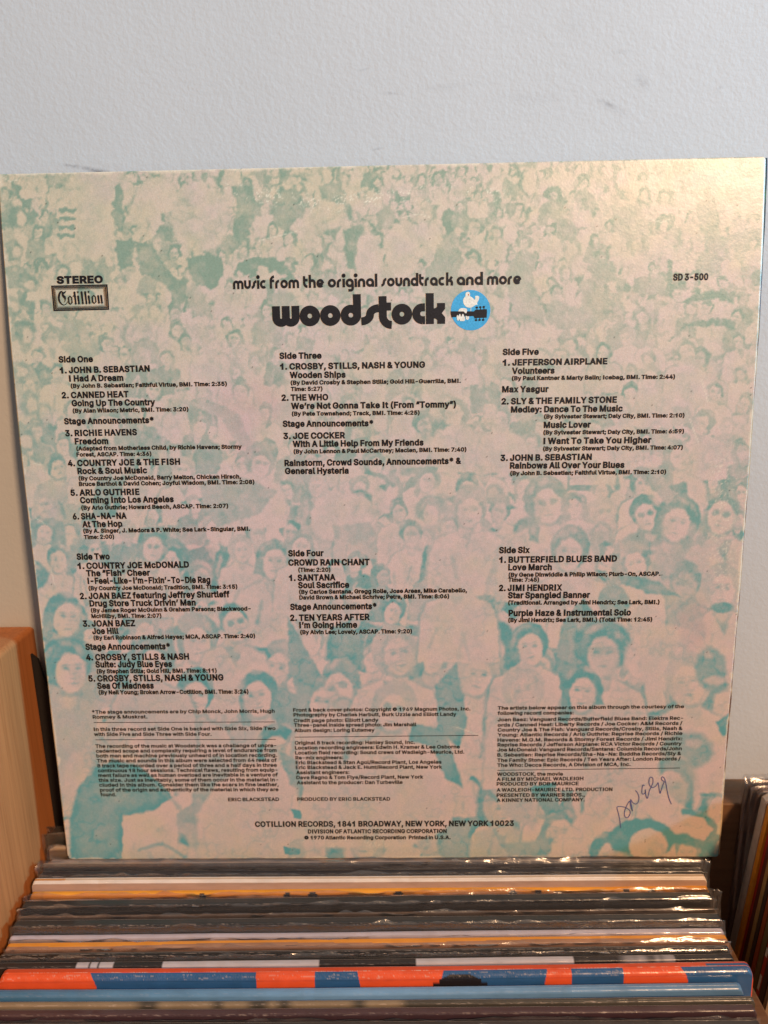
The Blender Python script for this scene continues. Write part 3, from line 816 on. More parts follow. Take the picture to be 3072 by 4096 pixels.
Q1, Q2, AP = '\u201c', '\u201d', '\u2019'
SM = {'Forest, ASCAP. Time: 4:36)', 'Bruce Barthol & David Cohen; Joyful Wisdom, BMI. Time: 2:08)', 'Time: 2:00)', 'Time: 5:27)', 'McHillby, BMI. Time: 2:07)',
      'David Brown & Michael Schrive; Petra, BMI. Time: 8:06)', 'Time: 7:45)'}
block('side_one_listing', (0, 1360), [
    ('Side One', 355, 134, 563, 131), ('1. JOHN B. SEBASTIAN', 362, 200, 905, 188), ('I Had A Dream', 418, 249, 746, 244),
    ('(By John B. Sebastian; Faithful Virtue, BMI. Time: 2:35)', 428, 288, 1370, 275), ('2. CANNED HEAT', 374, 350, 778, 343),
    ('Going Up The Country', 434, 398, 938, 391), ('(By Alan Wilson; Metric, BMI. Time: 3:20)', 440, 438, 1138, 428), ('Stage Announcements*', 388, 507, 930, 499),
    ('3. RICHIE HAVENS', 395, 579, 828, 572), ('Freedom', 453, 628, 655, 626), ('(Adapted from Motherless Child, by Richie Havens; Stormy', 462, 666, 1460, 654),
    ('Forest, ASCAP. Time: 4:36)', 463, 702, 915, 697), ('4. COUNTRY JOE & THE FISH', 411, 760, 1088, 750), ('Rock & Soul Music', 469, 807, 890, 802),
    ('(By Country Joe McDonald, Barry Melton, Chicken Hirsch,', 476, 846, 1456, 834), ('Bruce Barthol & David Cohen; Joyful Wisdom, BMI. Time: 2:08)', 478, 880, 1536, 867),
    ('5. ARLO GUTHRIE', 427, 938, 843, 932), ('Coming Into Los Angeles', 485, 983, 1050, 976), ('(By Arlo Guthrie; Howard Beach, ASCAP. Time: 2:07)', 492, 1023, 1378, 1011),
    ('6. SHA-NA-NA', 441, 1081, 766, 1076), ('At The Hop', 498, 1128, 740, 1124), ('(By A. Singer, J. Medora & P. White; Sea Lark-Singular, BMI.', 504, 1163, 1510, 1149),
    ('Time: 2:00)', 508, 1200, 690, 1197)], caps=SM)
block('side_three_listing', (1000, 1360), [
    ('Side Three', 178, 112, 433, 110), ('1. CROSBY, STILLS, NASH & YOUNG', 182, 177, 1057, 165), ('Wooden Ships', 240, 228, 578, 225),
    ('(By David Crosby & Stephen Stills; Gold Hill-Guerrilla, BMI.', 246, 269, 1272, 257), ('Time: 5:27)', 247, 307, 438, 305), ('2. THE WHO', 191, 365, 473, 361),
    ('We' + AP + 're Not Gonna Take It (From ' + Q1 + 'Tommy' + Q2 + ')', 248, 415, 1243, 404), ('(By Pete Townshend; Track, BMI. Time: 4:25)', 253, 456, 1024, 449),
    ('Stage Announcements*', 198, 522, 745, 518), ('3. JOE COCKER', 202, 596, 575, 591), ('With A Little Help From My Friends', 258, 644, 1048, 634),
    ('(By John Lennon & Paul McCartney; Maclen, BMI. Time: 7:40)', 264, 684, 1306, 671), ('Rainstorm, Crowd Sounds, Announcements* &', 209, 759, 1275, 745),
    ('General Hysteria', 212, 807, 596, 804)], caps=SM)
block('side_five_listing', (1972, 1360), [
    ('Side Five', 58, 89, 277, 87), ('1. JEFFERSON AIRPLANE', 58, 153, 690, 144), ('Volunteers', 114, 203, 372, 200), ('(By Paul Kantner & Marty Balin; Icebag, BMI. Time: 2:44)', 114, 242, 1098, 232),
    ('Max Yasgur', 55, 314, 335, 312), ('2. SLY & THE FAMILY STONE', 51, 387, 747, 376), ('Medley: Dance To The Music', 108, 436, 783, 429),
    ('(By Sylvester Stewart; Daly City, BMI. Time: 2:10)', 308, 473, 1155, 465), ('Music Lover', 306, 529, 590, 526), ('(By Sylvester Stewart; Daly City, BMI. Time: 6:59)', 304, 569, 1152, 561),
    ('I Want To Take You Higher', 304, 626, 955, 619), ('(By Sylvester Stewart; Daly City, BMI. Time: 4:07)', 302, 667, 1145, 658), ('3. JOHN B. SEBASTIAN', 45, 728, 596, 721),
    ('Rainbows All Over Your Blues', 102, 774, 793, 769), ('(By John B. Sebastian; Faithful Virtue, BMI. Time: 2:10)', 104, 815, 1044, 806)], caps=SM)
block('side_two_listing', (0, 2160), [
    ('Side Two', 464, 117, 664, 115), ('1. COUNTRY JOE McDONALD', 470, 173, 1142, 164), ('The ' + Q1 + 'Fish' + Q2 + ' Cheer', 522, 217, 907, 213),
    ('I-Feel-Like-I' + AP + 'm-Fixin' + AP + '-To-Die Rag', 530, 263, 1270, 256), ('(By Country Joe McDonald; Tradition, BMI. Time: 3:15)', 536, 302, 1433, 292),
    ('2. JOAN BAEZ featuring Jeffrey Shurtleff', 484, 355, 1387, 343), ('Drug Store Truck Drivin' + AP + ' Man', 542, 399, 1182, 393),
    ('(By James Roger McGuinn & Graham Parsons; Blackwood-', 550, 436, 1513, 424), ('McHillby, BMI. Time: 2:07)', 553, 470, 975, 467), ('3. JOAN BAEZ', 501, 521, 817, 518),
    ('Joe Hill', 558, 566, 718, 564), ('(By Earl Robinson & Alfred Hayes; MCA, ASCAP. Time: 2:40)', 566, 601, 1540, 589), ('Stage Announcements*', 517, 661, 1028, 657),
    ('4. CROSBY, STILLS & NASH', 521, 724, 1142, 719), ('Suite: Judy Blue Eyes', 577, 767, 1040, 764), ('(By Stephen Stills; Gold Hill, BMI. Time: 8:11)', 585, 803, 1308, 798),
    ('5. CROSBY, STILLS, NASH & YOUNG', 535, 852, 1350, 845), ('Sea Of Madness', 588, 896, 930, 894), ('(By Neil Young; Broken Arrow-Cotillion, BMI. Time: 3:24)', 597, 930, 1500, 925)], caps=SM)
block('side_four_listing', (1000, 2160), [
    ('Side Four', 231, 97, 445, 95), ('CROWD RAIN CHANT', 232, 153, 722, 149), ('(Time: 2:20)', 292, 191, 486, 190), ('1. SANTANA', 236, 245, 517, 241),
    ('Soul Sacrifice', 291, 289, 600, 286), ('(By Carlos Santana, Gregg Rolie, Jose Areas, Mike Carabello,', 297, 324, 1310, 314), ('David Brown & Michael Schrive; Petra, BMI. Time: 8:06)', 298, 358, 1202, 350),
    ('Stage Announcements*', 243, 420, 765, 415), ('2. TEN YEARS AFTER', 243, 486, 723, 480), ('I' + AP + 'm Going Home', 298, 530, 648, 527), ('(By Alvin Lee; Lovely, ASCAP. Time: 9:20)', 304, 567, 978, 561)], caps=SM)
block('side_six_listing', (1972, 2160), [
    ('Side Six', 36, 78, 223, 76), ('1. BUTTERFIELD BLUES BAND', 37, 136, 748, 128), ('Love March', 92, 181, 355, 180), ('(By Gene Dinwiddie & Philip Wilson; Plurb-On, ASCAP.', 94, 221, 1010, 214),
    ('Time: 7:45)', 92, 251, 278, 250), ('2. JIMI HENDRIX', 36, 306, 418, 303), ('Star Spangled Banner', 90, 350, 585, 347), ('(Traditional. Arranged by Jimi Hendrix; Sea Lark, BMI.)', 92, 389, 1004, 385),
    ('Purple Haze & Instrumental Solo', 94, 457, 832, 453), ('(By Jimi Hendrix; Sea Lark, BMI.) (Total Time: 12:45)', 92, 494, 960, 490)], caps=SM)

def small(name, org, rows, rules=(), cap=19.6, off=0.058):
    k = Ink()
    for r in rows:
        put_text(k, r[0], org, SCL, r[1], r[2], r[3], r[4], r[5] if len(r) > 5 else cap, off)
    for r in rules: rule(k, org, *r)
    return k.build(name, M_SMALL)
small('recording_notes', (0, 2760), [
    ('*The stage announcements are by Chip Monck, John Morris, Hugh', 556, 142, 1658, 136), ('Romney & Muskrat.', 560, 172, 890, 170),
    ('In this three record set Side One is backed with Side Six, Side Two', 567, 246, 1663, 240), ('with Side Five and Side Three with Side Four.', 568, 276, 1277, 275),
    ('The recording of the music at Woodstock was a challenge of unpre-', 577, 348, 1668, 343), ('cedented scope and complexity requiring a level of endurance from', 580, 377, 1669, 372),
    ('both man and machine previously unheard of in location recording.', 583, 406, 1672, 402), ('The music and sounds in this album were selected from 64 reels of', 586, 436, 1670, 432),
    ('8 track tape recorded over a period of three and a half days in three', 588, 466, 1671, 462), ('continuous 18 hour sessions. Technical flaws, resulting from equip-', 592, 495, 1675, 491),
    ('ment failure as well as human overload are inevitable in a venture of', 594, 524, 1677, 520), ('this size. Just as inevitably, some of them occur in the material in-', 596, 553, 1678, 550),
    ('cluded in this album. Consider them like the scars in fine leather,', 600, 582, 1682, 579), ('proof of the origin and authenticity of the material in which they are', 604, 612, 1681, 609),
    ('found.', 607, 640, 702, 640), ('ERIC BLACKSTEAD', 1377, 670, 1684, 668)],
    [(566, 196, 1658, 192), (577, 300, 1665, 297)])
small('production_credits', (1000, 2760), [
    ('Front & back cover photos: Copyright \u00a9 1969 Magnum Photos, Inc.', 261, 130, 1330, 122), ('Photography by Charles Harbutt, Burk Uzzle and Elliott Landy', 263, 159, 1245, 155),
    ('Credit page photo: Elliott Landy', 264, 193, 775, 190), ('Three-panel inside spread photo: Jim Marshall', 266, 221, 1004, 217), ('Album design: Loring Eutemey', 268, 253, 752, 250),
    ('Original 8 track recording: Hanley Sound, Inc.', 271, 328, 995, 324), ('Location recording engineers: Edwin H. Kramer & Lee Osborne', 272, 358, 1266, 351),
    ('Location field recording: Sound crews of Wadleigh-Maurice, Ltd.', 273, 388, 1293, 382), ('Re-mix engineers:', 275, 418, 563, 416), ('Eric Blackstead & Stan Agol/Record Plant, Los Angeles', 276, 447, 1156, 443),
    ('Eric Blackstead & Jack E. Hunt/Record Plant, New York', 277, 476, 1160, 473), ('Assistant engineers:', 279, 507, 600, 505), ('Dave Ragno & Tom Flye/Record Plant, New York', 280, 537, 1046, 533),
    ('Assistant to the producer: Dan Turbeville', 283, 568, 921, 565), ('PRODUCED BY ERIC BLACKSTEAD', 285, 668, 846, 666)],
    [(270, 284, 1377, 273)])
small('artist_courtesy_notes', (1972, 2760), [
    ('The artists below appear on this album through the courtesy of the', 28, 118, 1152, 108), ('following record companies:', 28, 149, 486, 146),
    ('Joan Baez: Vanguard Records/Butterfield Blues Band: Elektra Rec-', 28, 188, 1147, 178), ('ords / Canned Heat: Liberty Records / Joe Cocker: A&M Records /', 28, 220, 1142, 209),
    ('Country Joe & The Fish: Vanguard Records/Crosby, Stills, Nash &', 28, 250, 1143, 240), ('Young: Atlantic Records / Arlo Guthrie: Reprise Records / Richie', 28, 280, 1142, 270),
    ('Havens: M.G.M. Records & Stormy Forest Records / Jimi Hendrix:', 27, 311, 1142, 302), ('Reprise Records / Jefferson Airplane: RCA Victor Records / Country', 27, 340, 1138, 332),
    ('Joe McDonald: Vanguard Records/Santana: Columbia Records/John', 26, 370, 1138, 362), ('B. Sebastian: Reprise Records/Sha-Na-Na: Buddha Records/Sly &', 26, 401, 1135, 392),
    ('The Family Stone: Epic Records / Ten Years After: London Records /', 26, 433, 1131, 423), ('The Who: Decca Records, A Division of MCA, Inc.', 26, 463, 830, 457),
    ('WOODSTOCK, the movie', 24, 517, 422, 515), ('A FILM BY MICHAEL WADLEIGH', 22, 548, 545, 543), ('PRODUCED BY BOB MAURICE', 22, 576, 516, 573),
    ('A WADLEIGH-MAURICE LTD. PRODUCTION', 22, 612, 720, 608), ('PRESENTED BY WARNER BROS.,', 22, 644, 554, 641), ('A KINNEY NATIONAL COMPANY.', 22, 674, 553, 670)],
    [(26, 484, 1127, 470)])
small('label_address', (1000, 2760), [
    ('COTILLION RECORDS, 1841 BROADWAY, NEW YORK, NEW YORK 10023', 31, 824, 1592, 818, 30), ('DIVISION OF ATLANTIC RECORDING CORPORATION', 350, 864, 1187, 861, 22),
    ('\u00a9 1970 Atlantic Recording Corporation  Printed in U.S.A.', 328, 900, 1210, 898, 20)], off=.075)
k = Ink(); put_text(k, 'SD 3-500', (1972, 560), SCL, 1086, 846, 1298, 843, 37, .082); k.build('catalogue_number', M_BLACK)

# stroke lettering: rounded display face of the title, as thick strokes
def arc(cx, cy, r, a0, a1, n=14, ry=None):
    a = np.radians(np.linspace(a0, a1, n)); return [(cx + r * math.cos(t), cy + (ry or r) * math.sin(t)) for t in a]
def glyph(ch, s, heavy=False):
    a = s / 2; r = .5 - a; tall = 1.50
    if ch == 'o': return 1.0, [arc(.5, .5, r, 0, 360, 30)]
    if ch == 'a': return 1.0, [arc(.5, .5, r, 0, 360, 30), [(1 - a, 0), (1 - a, .6)]]
    if ch == 'd': return 1.0, [arc(.5, .5, r, 0, 360, 30), [(1 - a, 0 if not heavy else .4), (1 - a, tall)]]
    if ch == 'g': return 1.0, [arc(.5, .5, r, 0, 360, 30), [(1 - a, .5), (1 - a, -.12)] + arc(.62, -.12, .38 - a, 0, -90, 8) + [(.32, -.5 + a)]]
    if ch == 'c': return (.92, [arc(.5, .5, r, 52, 308, 26)]) if not heavy else (.66, [arc(.5, .5, r, 90, 270, 22), [(.5, 1 - a), (.62, 1 - a)], [(.5, a), (.62, a)]])
    if ch == 'e': return 1.0, [arc(.5, .5, r, 0, 318, 28), [(a, .46), (1 - a * .9, .46)]]
    if ch == 'n': w = .92; q = w / 2 - a; return w, [[(a, 0), (a, 1 - a - q)] + arc(w / 2, 1 - a - q, q, 180, 0, 14) + [(w - a, 0)]]
    if ch == 'u': w = .92; q = w / 2 - a; return w, [[(a, 1), (a, a + q)] + arc(w / 2, a + q, q, 180, 360, 14) + [(w - a, 1)]]
    if ch == 'h': w = .92; q = w / 2 - a; return w, [[(a, 0), (a, tall)], [(a, 1 - a - q)] + arc(w / 2, 1 - a - q, q, 180, 0, 14) + [(w - a, 0)]]
    if ch == 'm':
        w = 1.42; q = (w / 2 - a) / 2; c1 = a + q; c2 = w - a - q
        return w, [[(a, 0), (a, 1 - a - q)] + arc(c1, 1 - a - q, q, 180, 0, 12) + [(w / 2, 0)], [(w / 2, 1 - a - q)] + arc(c2, 1 - a - q, q, 180, 0, 12) + [(w - a, 0)]]
    if ch == 'w':
        w = 1.34; q = (w / 2 - a) / 2; c1 = a + q; c2 = w - a - q
        return w, [[(a, 1), (a, a + q)] + arc(c1, a + q, q, 180, 360, 14) + [(w / 2, 1)], [(w / 2, a + q)] + arc(c2, a + q, q, 180, 360, 14) + [(w - a, 1)]]
    if ch == 'i': return s, [[(a, 0), (a, .98)], arc(a, 1.34, a * .55, 0, 360, 12)]
    if ch == 'l': return s, [[(a, 0), (a, tall)]]
    if ch == 'r': w = .62; q = w - s * .8; return w, [[(a, 0), (a, 1 - a - q)] + arc(a + q, 1 - a - q, q, 180, 90, 10)]
    if ch == 't':
        if heavy: return .62, [[(a, 1.38), (a, .42)] + arc(.62, .42 + .0, .62 - a, 180, 270, 12)[0:], [(a, 1 - a * .62), (.6, 1 - a * .62)]]
        w = .66; q = w - a - .08; return w, [[(a, 1.36), (a, a + q)] + arc(a + q, a + q, q, 180, 270, 10), [(a, .9), (w - .04, .9)]]
    if ch == 'f': w = .64; q = w - a - .04; return w, [[(a, 0), (a, tall - a - q)] + arc(a + q, tall - a - q, q, 180, 90, 10), [(a, .88), (w - .04, .88)]]
    if ch == 's':
        w = .86 if heavy else .66; q = w / 2
        ql = q - (.0 if heavy else 0)
        return w, [[(0, a)] + arc(0.0, a + min(ql, .5 - a), min(ql, .5 - a), -90, 0, 10, None)[1:] if False else [(0.0, a)] + [(q * math.sin(t), a + (.5 - a) * (1 - math.cos(t))) for t in np.linspace(.15, math.pi / 2, 10)]
                   + [(w - q * math.sin(t), 1 - a - (.5 - a) * (1 - math.cos(t))) for t in np.linspace(math.pi / 2, .15, 10)][1:] + [(w, 1 - a)]]
    if ch == 'k':
        if heavy: return .90, [[(a, 0), (a, tall - .02)], [(a, .5), (.60, .60), (.74, .78), (.74, 1.0)], [(a, .5), (.60, .42), (.74, .25), (.74, 0)]]
        return .90, [[(a, 0), (a, tall)], [(a, .52), (.5, .60), (.76, 1.0)], [(.36, .56)] + arc(.5, .28, .27, 85, 0, 9) + [(.9 - a, 0)]]
    return .4, []
def word(k, s, p0, p1, xh, sw, gap=.10, heavy=False, lvl=0):
    """p0, p1: baseline ends in photograph pixels; xh: x-height in photograph pixels"""
    u, v = px2uv(np.array([p0[0], p1[0]], float), np.array([p0[1], p1[1]], float))
    uu, vv = px2uv(np.array([p0[0], p0[0]], float), np.array([p0[1], p0[1] - xh], float)); H = abs(vv[0] - vv[1])
    x = 0; parts = []
    for ch in s:
        w, st = glyph(ch, sw, heavy)
        parts.append((x, st)); x += w + gap
    tot = x - gap
    L = math.hypot(u[1] - u[0], v[1] - v[0]); e = np.array([u[1] - u[0], v[1] - v[0]]) / L; n = np.array([e[1], -e[0]])
    sx = L / tot; c = 0
    for x, st in parts:
        for q in st:
            V, F = stroke_mesh(q, sw)
            uv = np.array([u[0], v[0]]) + ((V[:, 0] + x) * sx)[:, None] * e + (V[:, 1] * H)[:, None] * n
            k.add(uv, F, .08 + .006 * (c % 5)); c += 1
k = Ink()
def base_y(x): return 1157 + (x - 933) * (1137.0 - 1157) / (2085 - 933)
for s, a, b in (('music', 933, 1068), ('from', 1080, 1197), ('the', 1213, 1297), ('original', 1312, 1510), ('soundtrack', 1526, 1812), ('and', 1827, 1932), ('more', 1948, 2085)):
    word(k, s, (a, base_y(a)), (b, base_y(b)), 35, .305, .085)
k.build('soundtrack_line', M_BLACK)
k = Ink()
word(k, 'woodstock', (1091, 1308), (1778, 1295), 83, .385, .005, True)
k.build('title_lettering', M_BLACK)

# the record label's boxed name and the word above it
def zpx(pts, org, sc): 
    P = np.array(pts, float); u, v = px2uv(P[:, 0] / sc + org[0], P[:, 1] / sc + org[1]); return np.stack([u, v], 1)
k = Ink(); Z1 = (180, 1070)
put_text(k, 'STEREO', Z1, 5.53, 262, 350, 1287, 333, 145, .10)
def frame(outer, inner, lv):
    O = zpx(outer, Z1, 5.53); I = zpx(inner, Z1, 5.53)
    k.add(np.concatenate([O, I]), [(i, (i + 1) % 4, 4 + (i + 1) % 4, 4 + i) for i in range(4)], lv)
def quad(d):                                        # the box outline shrunk by d crop pixels
    return [(138 + d * 1.02, 400 + d), (1384 - d, 372 + d), (1425 - d * 1.02, 935 - d), (192 + d, 965 - d)]
frame(quad(0), quad(30), .09); frame(quad(37), quad(58), .09); frame(quad(66), quad(76), .09); frame(quad(88), quad(94), .09)
k.build('label_box', M_BLACK)
k = Ink()
def zpoly(ink, pts, org, sc, lv=.10):
    uv = zpx(pts, org, sc)
    tri = tessellate_polygon([[Vector((float(a), float(b), 0)) for a, b in uv]])
    ink.add(uv, [tuple(t) for t in tri], lv)
zpoly(k, P_('345,518 400,515 372,535 340,600 330,680 345,750 380,800 420,825 470,800 505,740 500,775 470,820 420,840 370,825 320,780 292,720 284,650 295,590 320,545'), Z1, 5.53)
zpoly(k, P_('372,528 410,545 475,515 455,560 425,580 415,600 460,640 468,680 455,740 420,785 440,730 430,690 385,640 372,600'), Z1, 5.53, .105)
def stem(x, y0, y1, w=38, lean=26):
    f = (y1 - y0) / 240.0
    return [(x - 2, y0 + 22), (x + 22, y0), (x + w + 6, y0 + 20), (x + w + lean * f, y1 - 32), (x + w + 14 + lean * f, y1 - 40), (x + w * .5 + lean * f, y1), (x - 10 + lean * f, y1 - 36), (x + lean * f, y1 - 42)]
lv = .10
for x, y0, y1 in ((632, 525, 828), (712, 612, 824), (790, 520, 822), (868, 516, 820), (946, 608, 815), (1156, 604, 808), (1222, 600, 806)):
    lv += .003; zpoly(k, stem(x, y0, y1), Z1, 5.53, lv)
for x in (506, 1032):
    y0 = 620 if x < 900 else 602
    lv += .003; zpoly(k, [(x, y0 + 45), (x + 50, y0), (x + 100, y0 + 45), (x + 74, y0 + 50), (x + 48, y0 + 30), (x + 32, y0 + 50), (x + 42, y0 + 150), (x + 62, y0 + 182), (x + 82, y0 + 150), (x + 74, y0 + 50), (x + 100, y0 + 45), (x + 112, y0 + 160), (x + 58, y0 + 208), (x + 10, y0 + 165)], Z1, 5.53, lv)
for x, y in ((728, 520), (965, 514)): zpoly(k, [(x - 22, y + 15), (x, y), (x + 22, y + 12), (x + 8, y + 60)], Z1, 5.53, .14)
zpoly(k, P_('612,640 632,612 692,628 690,648'), Z1, 5.53, .145)
k.build('label_name_lettering', M_BLACK)

# round blue emblem: bird on a guitar neck held by a hand
Z2 = (1780, 1140); zs = 8.295
k = Ink(); uv = zpx([(852 + q * 655 * math.cos(t), 835 + q * 672 * math.sin(t)) for q in (0.001, .5, 1) for t in np.linspace(0, 2 * math.pi, 49)[:-1]], Z2, zs)
k.add(uv, [(r * 48 + i, r * 48 + (i + 1) % 48, (r + 1) * 48 + (i + 1) % 48, (r + 1) * 48 + i) for r in range(2) for i in range(48)], .07)
emb = k.build('emblem_disc', M_BLUE)
k = Ink()
zpoly(k, P_('700,250 735,228 790,228 825,262 830,310 825,368 900,415 985,492 1000,470 1002,420 992,390 1010,362 1070,358 1120,375 1135,410 1125,470 1095,540 1062,595 1065,622 1088,650 1010,660 960,700 900,735 868,748 866,870 850,870 848,752 760,745 690,715 640,660 612,600 600,540 602,470 635,420 680,375 678,320 685,280'), Z2, zs, .11)
zpoly(k, P_('430,875 470,810 520,772 600,768 700,780 730,810 732,870 715,930 680,935 640,900 625,876'), Z2, zs, .150)
for a in ('385,1030 410,1000 430,1000 440,1050 460,1000 480,965 505,965 520,1010 525,1055 550,1040 565,980 600,955 625,1000 640,1050 660,1080 668,1150 640,1195 600,1200 500,1195 480,1120 465,1170 430,1182 400,1160', '680,1030 705,1020 740,1040 800,1040 798,1110 760,1155 725,1155 695,1120'):
    zpoly(k, P_(a), Z2, zs, .151)
k.build('bird_and_hand', M_CREAM)
k = Ink(); zpoly(k, P_('750,312 800,292 798,330 775,360'), Z2, zs, .13); k.build('beak', M_RED)
k = Ink()
zpoly(k, P_('182,872 960,874 1010,820 1385,800 1395,900 1382,1085 1100,1095 985,1110 945,1030 640,1045 218,1072 198,980'), Z2, zs, .125)
lv = .128
for x, y in ((1055, 745), (1172, 735), (1285, 730), (1030, 1165), (1148, 1160), (1265, 1158)):
    lv += .001
    zpoly(k, [(x + 44 * math.cos(t), y + 36 * math.sin(t)) for t in np.linspace(0, 2 * math.pi, 11)[:-1]], Z2, zs, lv)
    d = 1 if y < 900 else -1
    zpoly(k, [(x - 8, y + 10 * d), (x + 18, y + 10 * d), (x + 22, y + 85 * d), (x, y + 85 * d)], Z2, zs, lv + .0005)
k.build('guitar_neck', M_BLACK)

# the name written across the lower right corner in ballpoint
k = Ink(); Z3 = (2440, 3080); zz = 5.925
def smooth(P, n=5):
    P = np.array(P, float); out = []
    for i in range(len(P) - 1):
        p0 = P[max(i - 1, 0)]; p1 = P[i]; p2 = P[i + 1]; p3 = P[min(i + 2, len(P) - 1)]
        for t in np.linspace(0, 1, n, endpoint=False):
            out.append(.5 * ((2 * p1) + (-p0 + p2) * t + (2 * p0 - 5 * p1 + 4 * p2 - p3) * t * t + (-p0 + 3 * p1 - 3 * p2 + p3) * t ** 3))
    out.append(P[-1]); return np.array(out)
for n_, a in enumerate(('252,1370 235,1220 205,1050 165,900 190,865 280,865 370,890 450,940 480,1010 440,1105 390,1130 345,1080 345,980 380,880 430,780 465,740 490,850 530,965 505,820 488,700 540,770 610,805 670,750 685,640 650,540 600,480',
          '815,372 780,352 762,420 755,520 775,570 830,540 838,470 850,600 880,670 905,610 930,500 975,400 1015,300 1015,200 970,165 930,210 925,310 960,390 1030,410 1100,360 1140,300 1160,430 1185,550 1210,480 1250,360 1290,270',
          '1290,270 1235,240 1220,190 1245,160 1290,200 1320,300 1360,520 1400,680 1455,810')):
    Pp = smooth(P_(a), 6); uv = zpx(Pp, Z3, zz); V, F = stroke_mesh(uv, .42); k.add(V, F, .10 + .004 * n_)
k.build('ballpoint_scribble', M_PEN)

# ------------------------------------------------------------------ the filed records
def record(spec):
    """spec: name words, left/right top corner (world mm), thickness, colour function(u 0..1, s 0..1 across the top from back to front)"""
    P = np.array(spec['P'], float); Q = np.array(spec['Q'], float); th = spec['t']; sag = spec.get('sag', 0.0); lean = spec.get('lean', .05)
    nx = spec.get('nx', 420); ext = spec.get('ext', 0.0)
    mid = (P + Q) / 2; org = (mid[0], mid[1], mid[2] - 314)
    root = tag(empty('record_sleeve', org), spec['label'], 'record sleeve', spec.get('group', 'records filed upright in the bin'))
    e = (Q - P) / np.linalg.norm(Q - P); e[2] = 0; e /= np.linalg.norm(e); nrm = np.array([e[1], -e[0], 0.0])     # towards the viewer
    rb, rf = min(.5, th * .3), min(spec.get('rf', .8), th * .45)
    pr = [(0.0, -314., -.02), (0.0, -60., -.01), (0.0, -20., 0.), (0.0, -rb, 0.02)]
    for a in np.linspace(0, math.pi / 2, 5)[1:]: pr.append((rb - rb * math.cos(a), -rb + rb * math.sin(a), .02 + .08 * a))
    for q in np.linspace(.12, .9, 7): pr.append((rb + (th - rb - rf) * q, spec.get('crown', .12), .1 + .6 * q))
    for a in np.linspace(0, math.pi / 2, 9): pr.append((th - rf + rf * math.sin(a), -rf + rf * math.cos(a), .72 + .13 * a))
    for z in (-1.6, -2.6, -4., -8., -20., -60., -314.): pr.append((th, z - rf * .2, .93 if z > -3 else 1.0))
    n = len(pr)
    U = np.linspace(0, 1, nx)
    r = np.random.default_rng(spec.get('seed', 1))
    jag = np.interp(U * 80, np.arange(82), r.normal(0, .10, 82)) + np.interp(U * 7, np.arange(9), r.normal(0, .30, 9)) - (1 - np.clip(np.minimum(U, 1 - U) * 14, 0, 1)) * r.uniform(0, .8)
    V = np.zeros((n, nx, 3)); Cc = np.zeros((n, nx, 3))
    wrm = r.random((n, nx))
    for i, (d, z, s) in enumerate(pr):
        base_ = P[None, :] * (1 - U)[:, None] + Q[None, :] * U[:, None]
        zz_ = z - sag * 4 * U * (1 - U) * 1.0 + (jag * .5 if z > -4 else 0)
        # corners knocked round
        cr = spec.get('corner', 1.6)
        du = np.minimum(U, 1 - U) * W
        zz_ = zz_ - np.where((du < cr) & (z > -12), (cr - np.sqrt(np.maximum(cr ** 2 - (cr - np.minimum(du, cr)) ** 2, 0))), 0)
        off = d + jag * .35 - (z * lean)
        base_ = base_ + np.array([z * spec.get('tilt', 0.0), 0, 0])[None, :]
        V[i] = base_ + nrm[None, :] * off[:, None] + np.array([0, 0, 1.0])[None, :] * (zz_)[:, None]
        Cc[i] = spec['col'](U, s, r)
        # rubbed white card along the two creases and at nicks
        crease = (abs(s - .1) < .035) * spec.get('wear', .5) * .75 + (abs(s - .83) < .06) * spec.get('wear', .5) * .55
        nick = (np.interp(U * 150, np.arange(152), r.random(152)) + .25 * wrm[i] > .97)
        k_ = np.clip(crease * (nick * 1.0 + .18 * (wrm[i] > .6)) + .0, 0, 1)[:, None]
        if .04 < s < .115: k_ = np.maximum(k_, .35 + .7 * spec.get('wear', .5))
        if spec.get('rub') and abs(s - spec['rub']) < .05: k_ = np.maximum(k_, (np.clip(np.interp(U * 130, np.arange(132), r.random(132)) * 1.6 - .5, 0, 1) * (wrm[i] > .35) * .85)[:, None])
        Cc[i] = Cc[i] * (1 - k_) + np.array([.66, .52, .42]) * k_
    F = grid_faces(n, nx)
    V2 = V.reshape(-1, 3)
    # side caps
    Fl = [tuple((i * nx) for i in range(n))]; Fr = [tuple((i * nx + nx - 1) for i in range(n - 1, -1, -1))]
    Fall = [tuple(q) for q in F] + Fl + Fr
    mesh_obj('cover_board', V2, Fall, spec.get('mat', M_GLOSS), root, cols=Cc.reshape(-1, 3), smooth=False)
    if spec.get('film'):
        film(root, P, Q, nrm, th, spec, r)
    return root
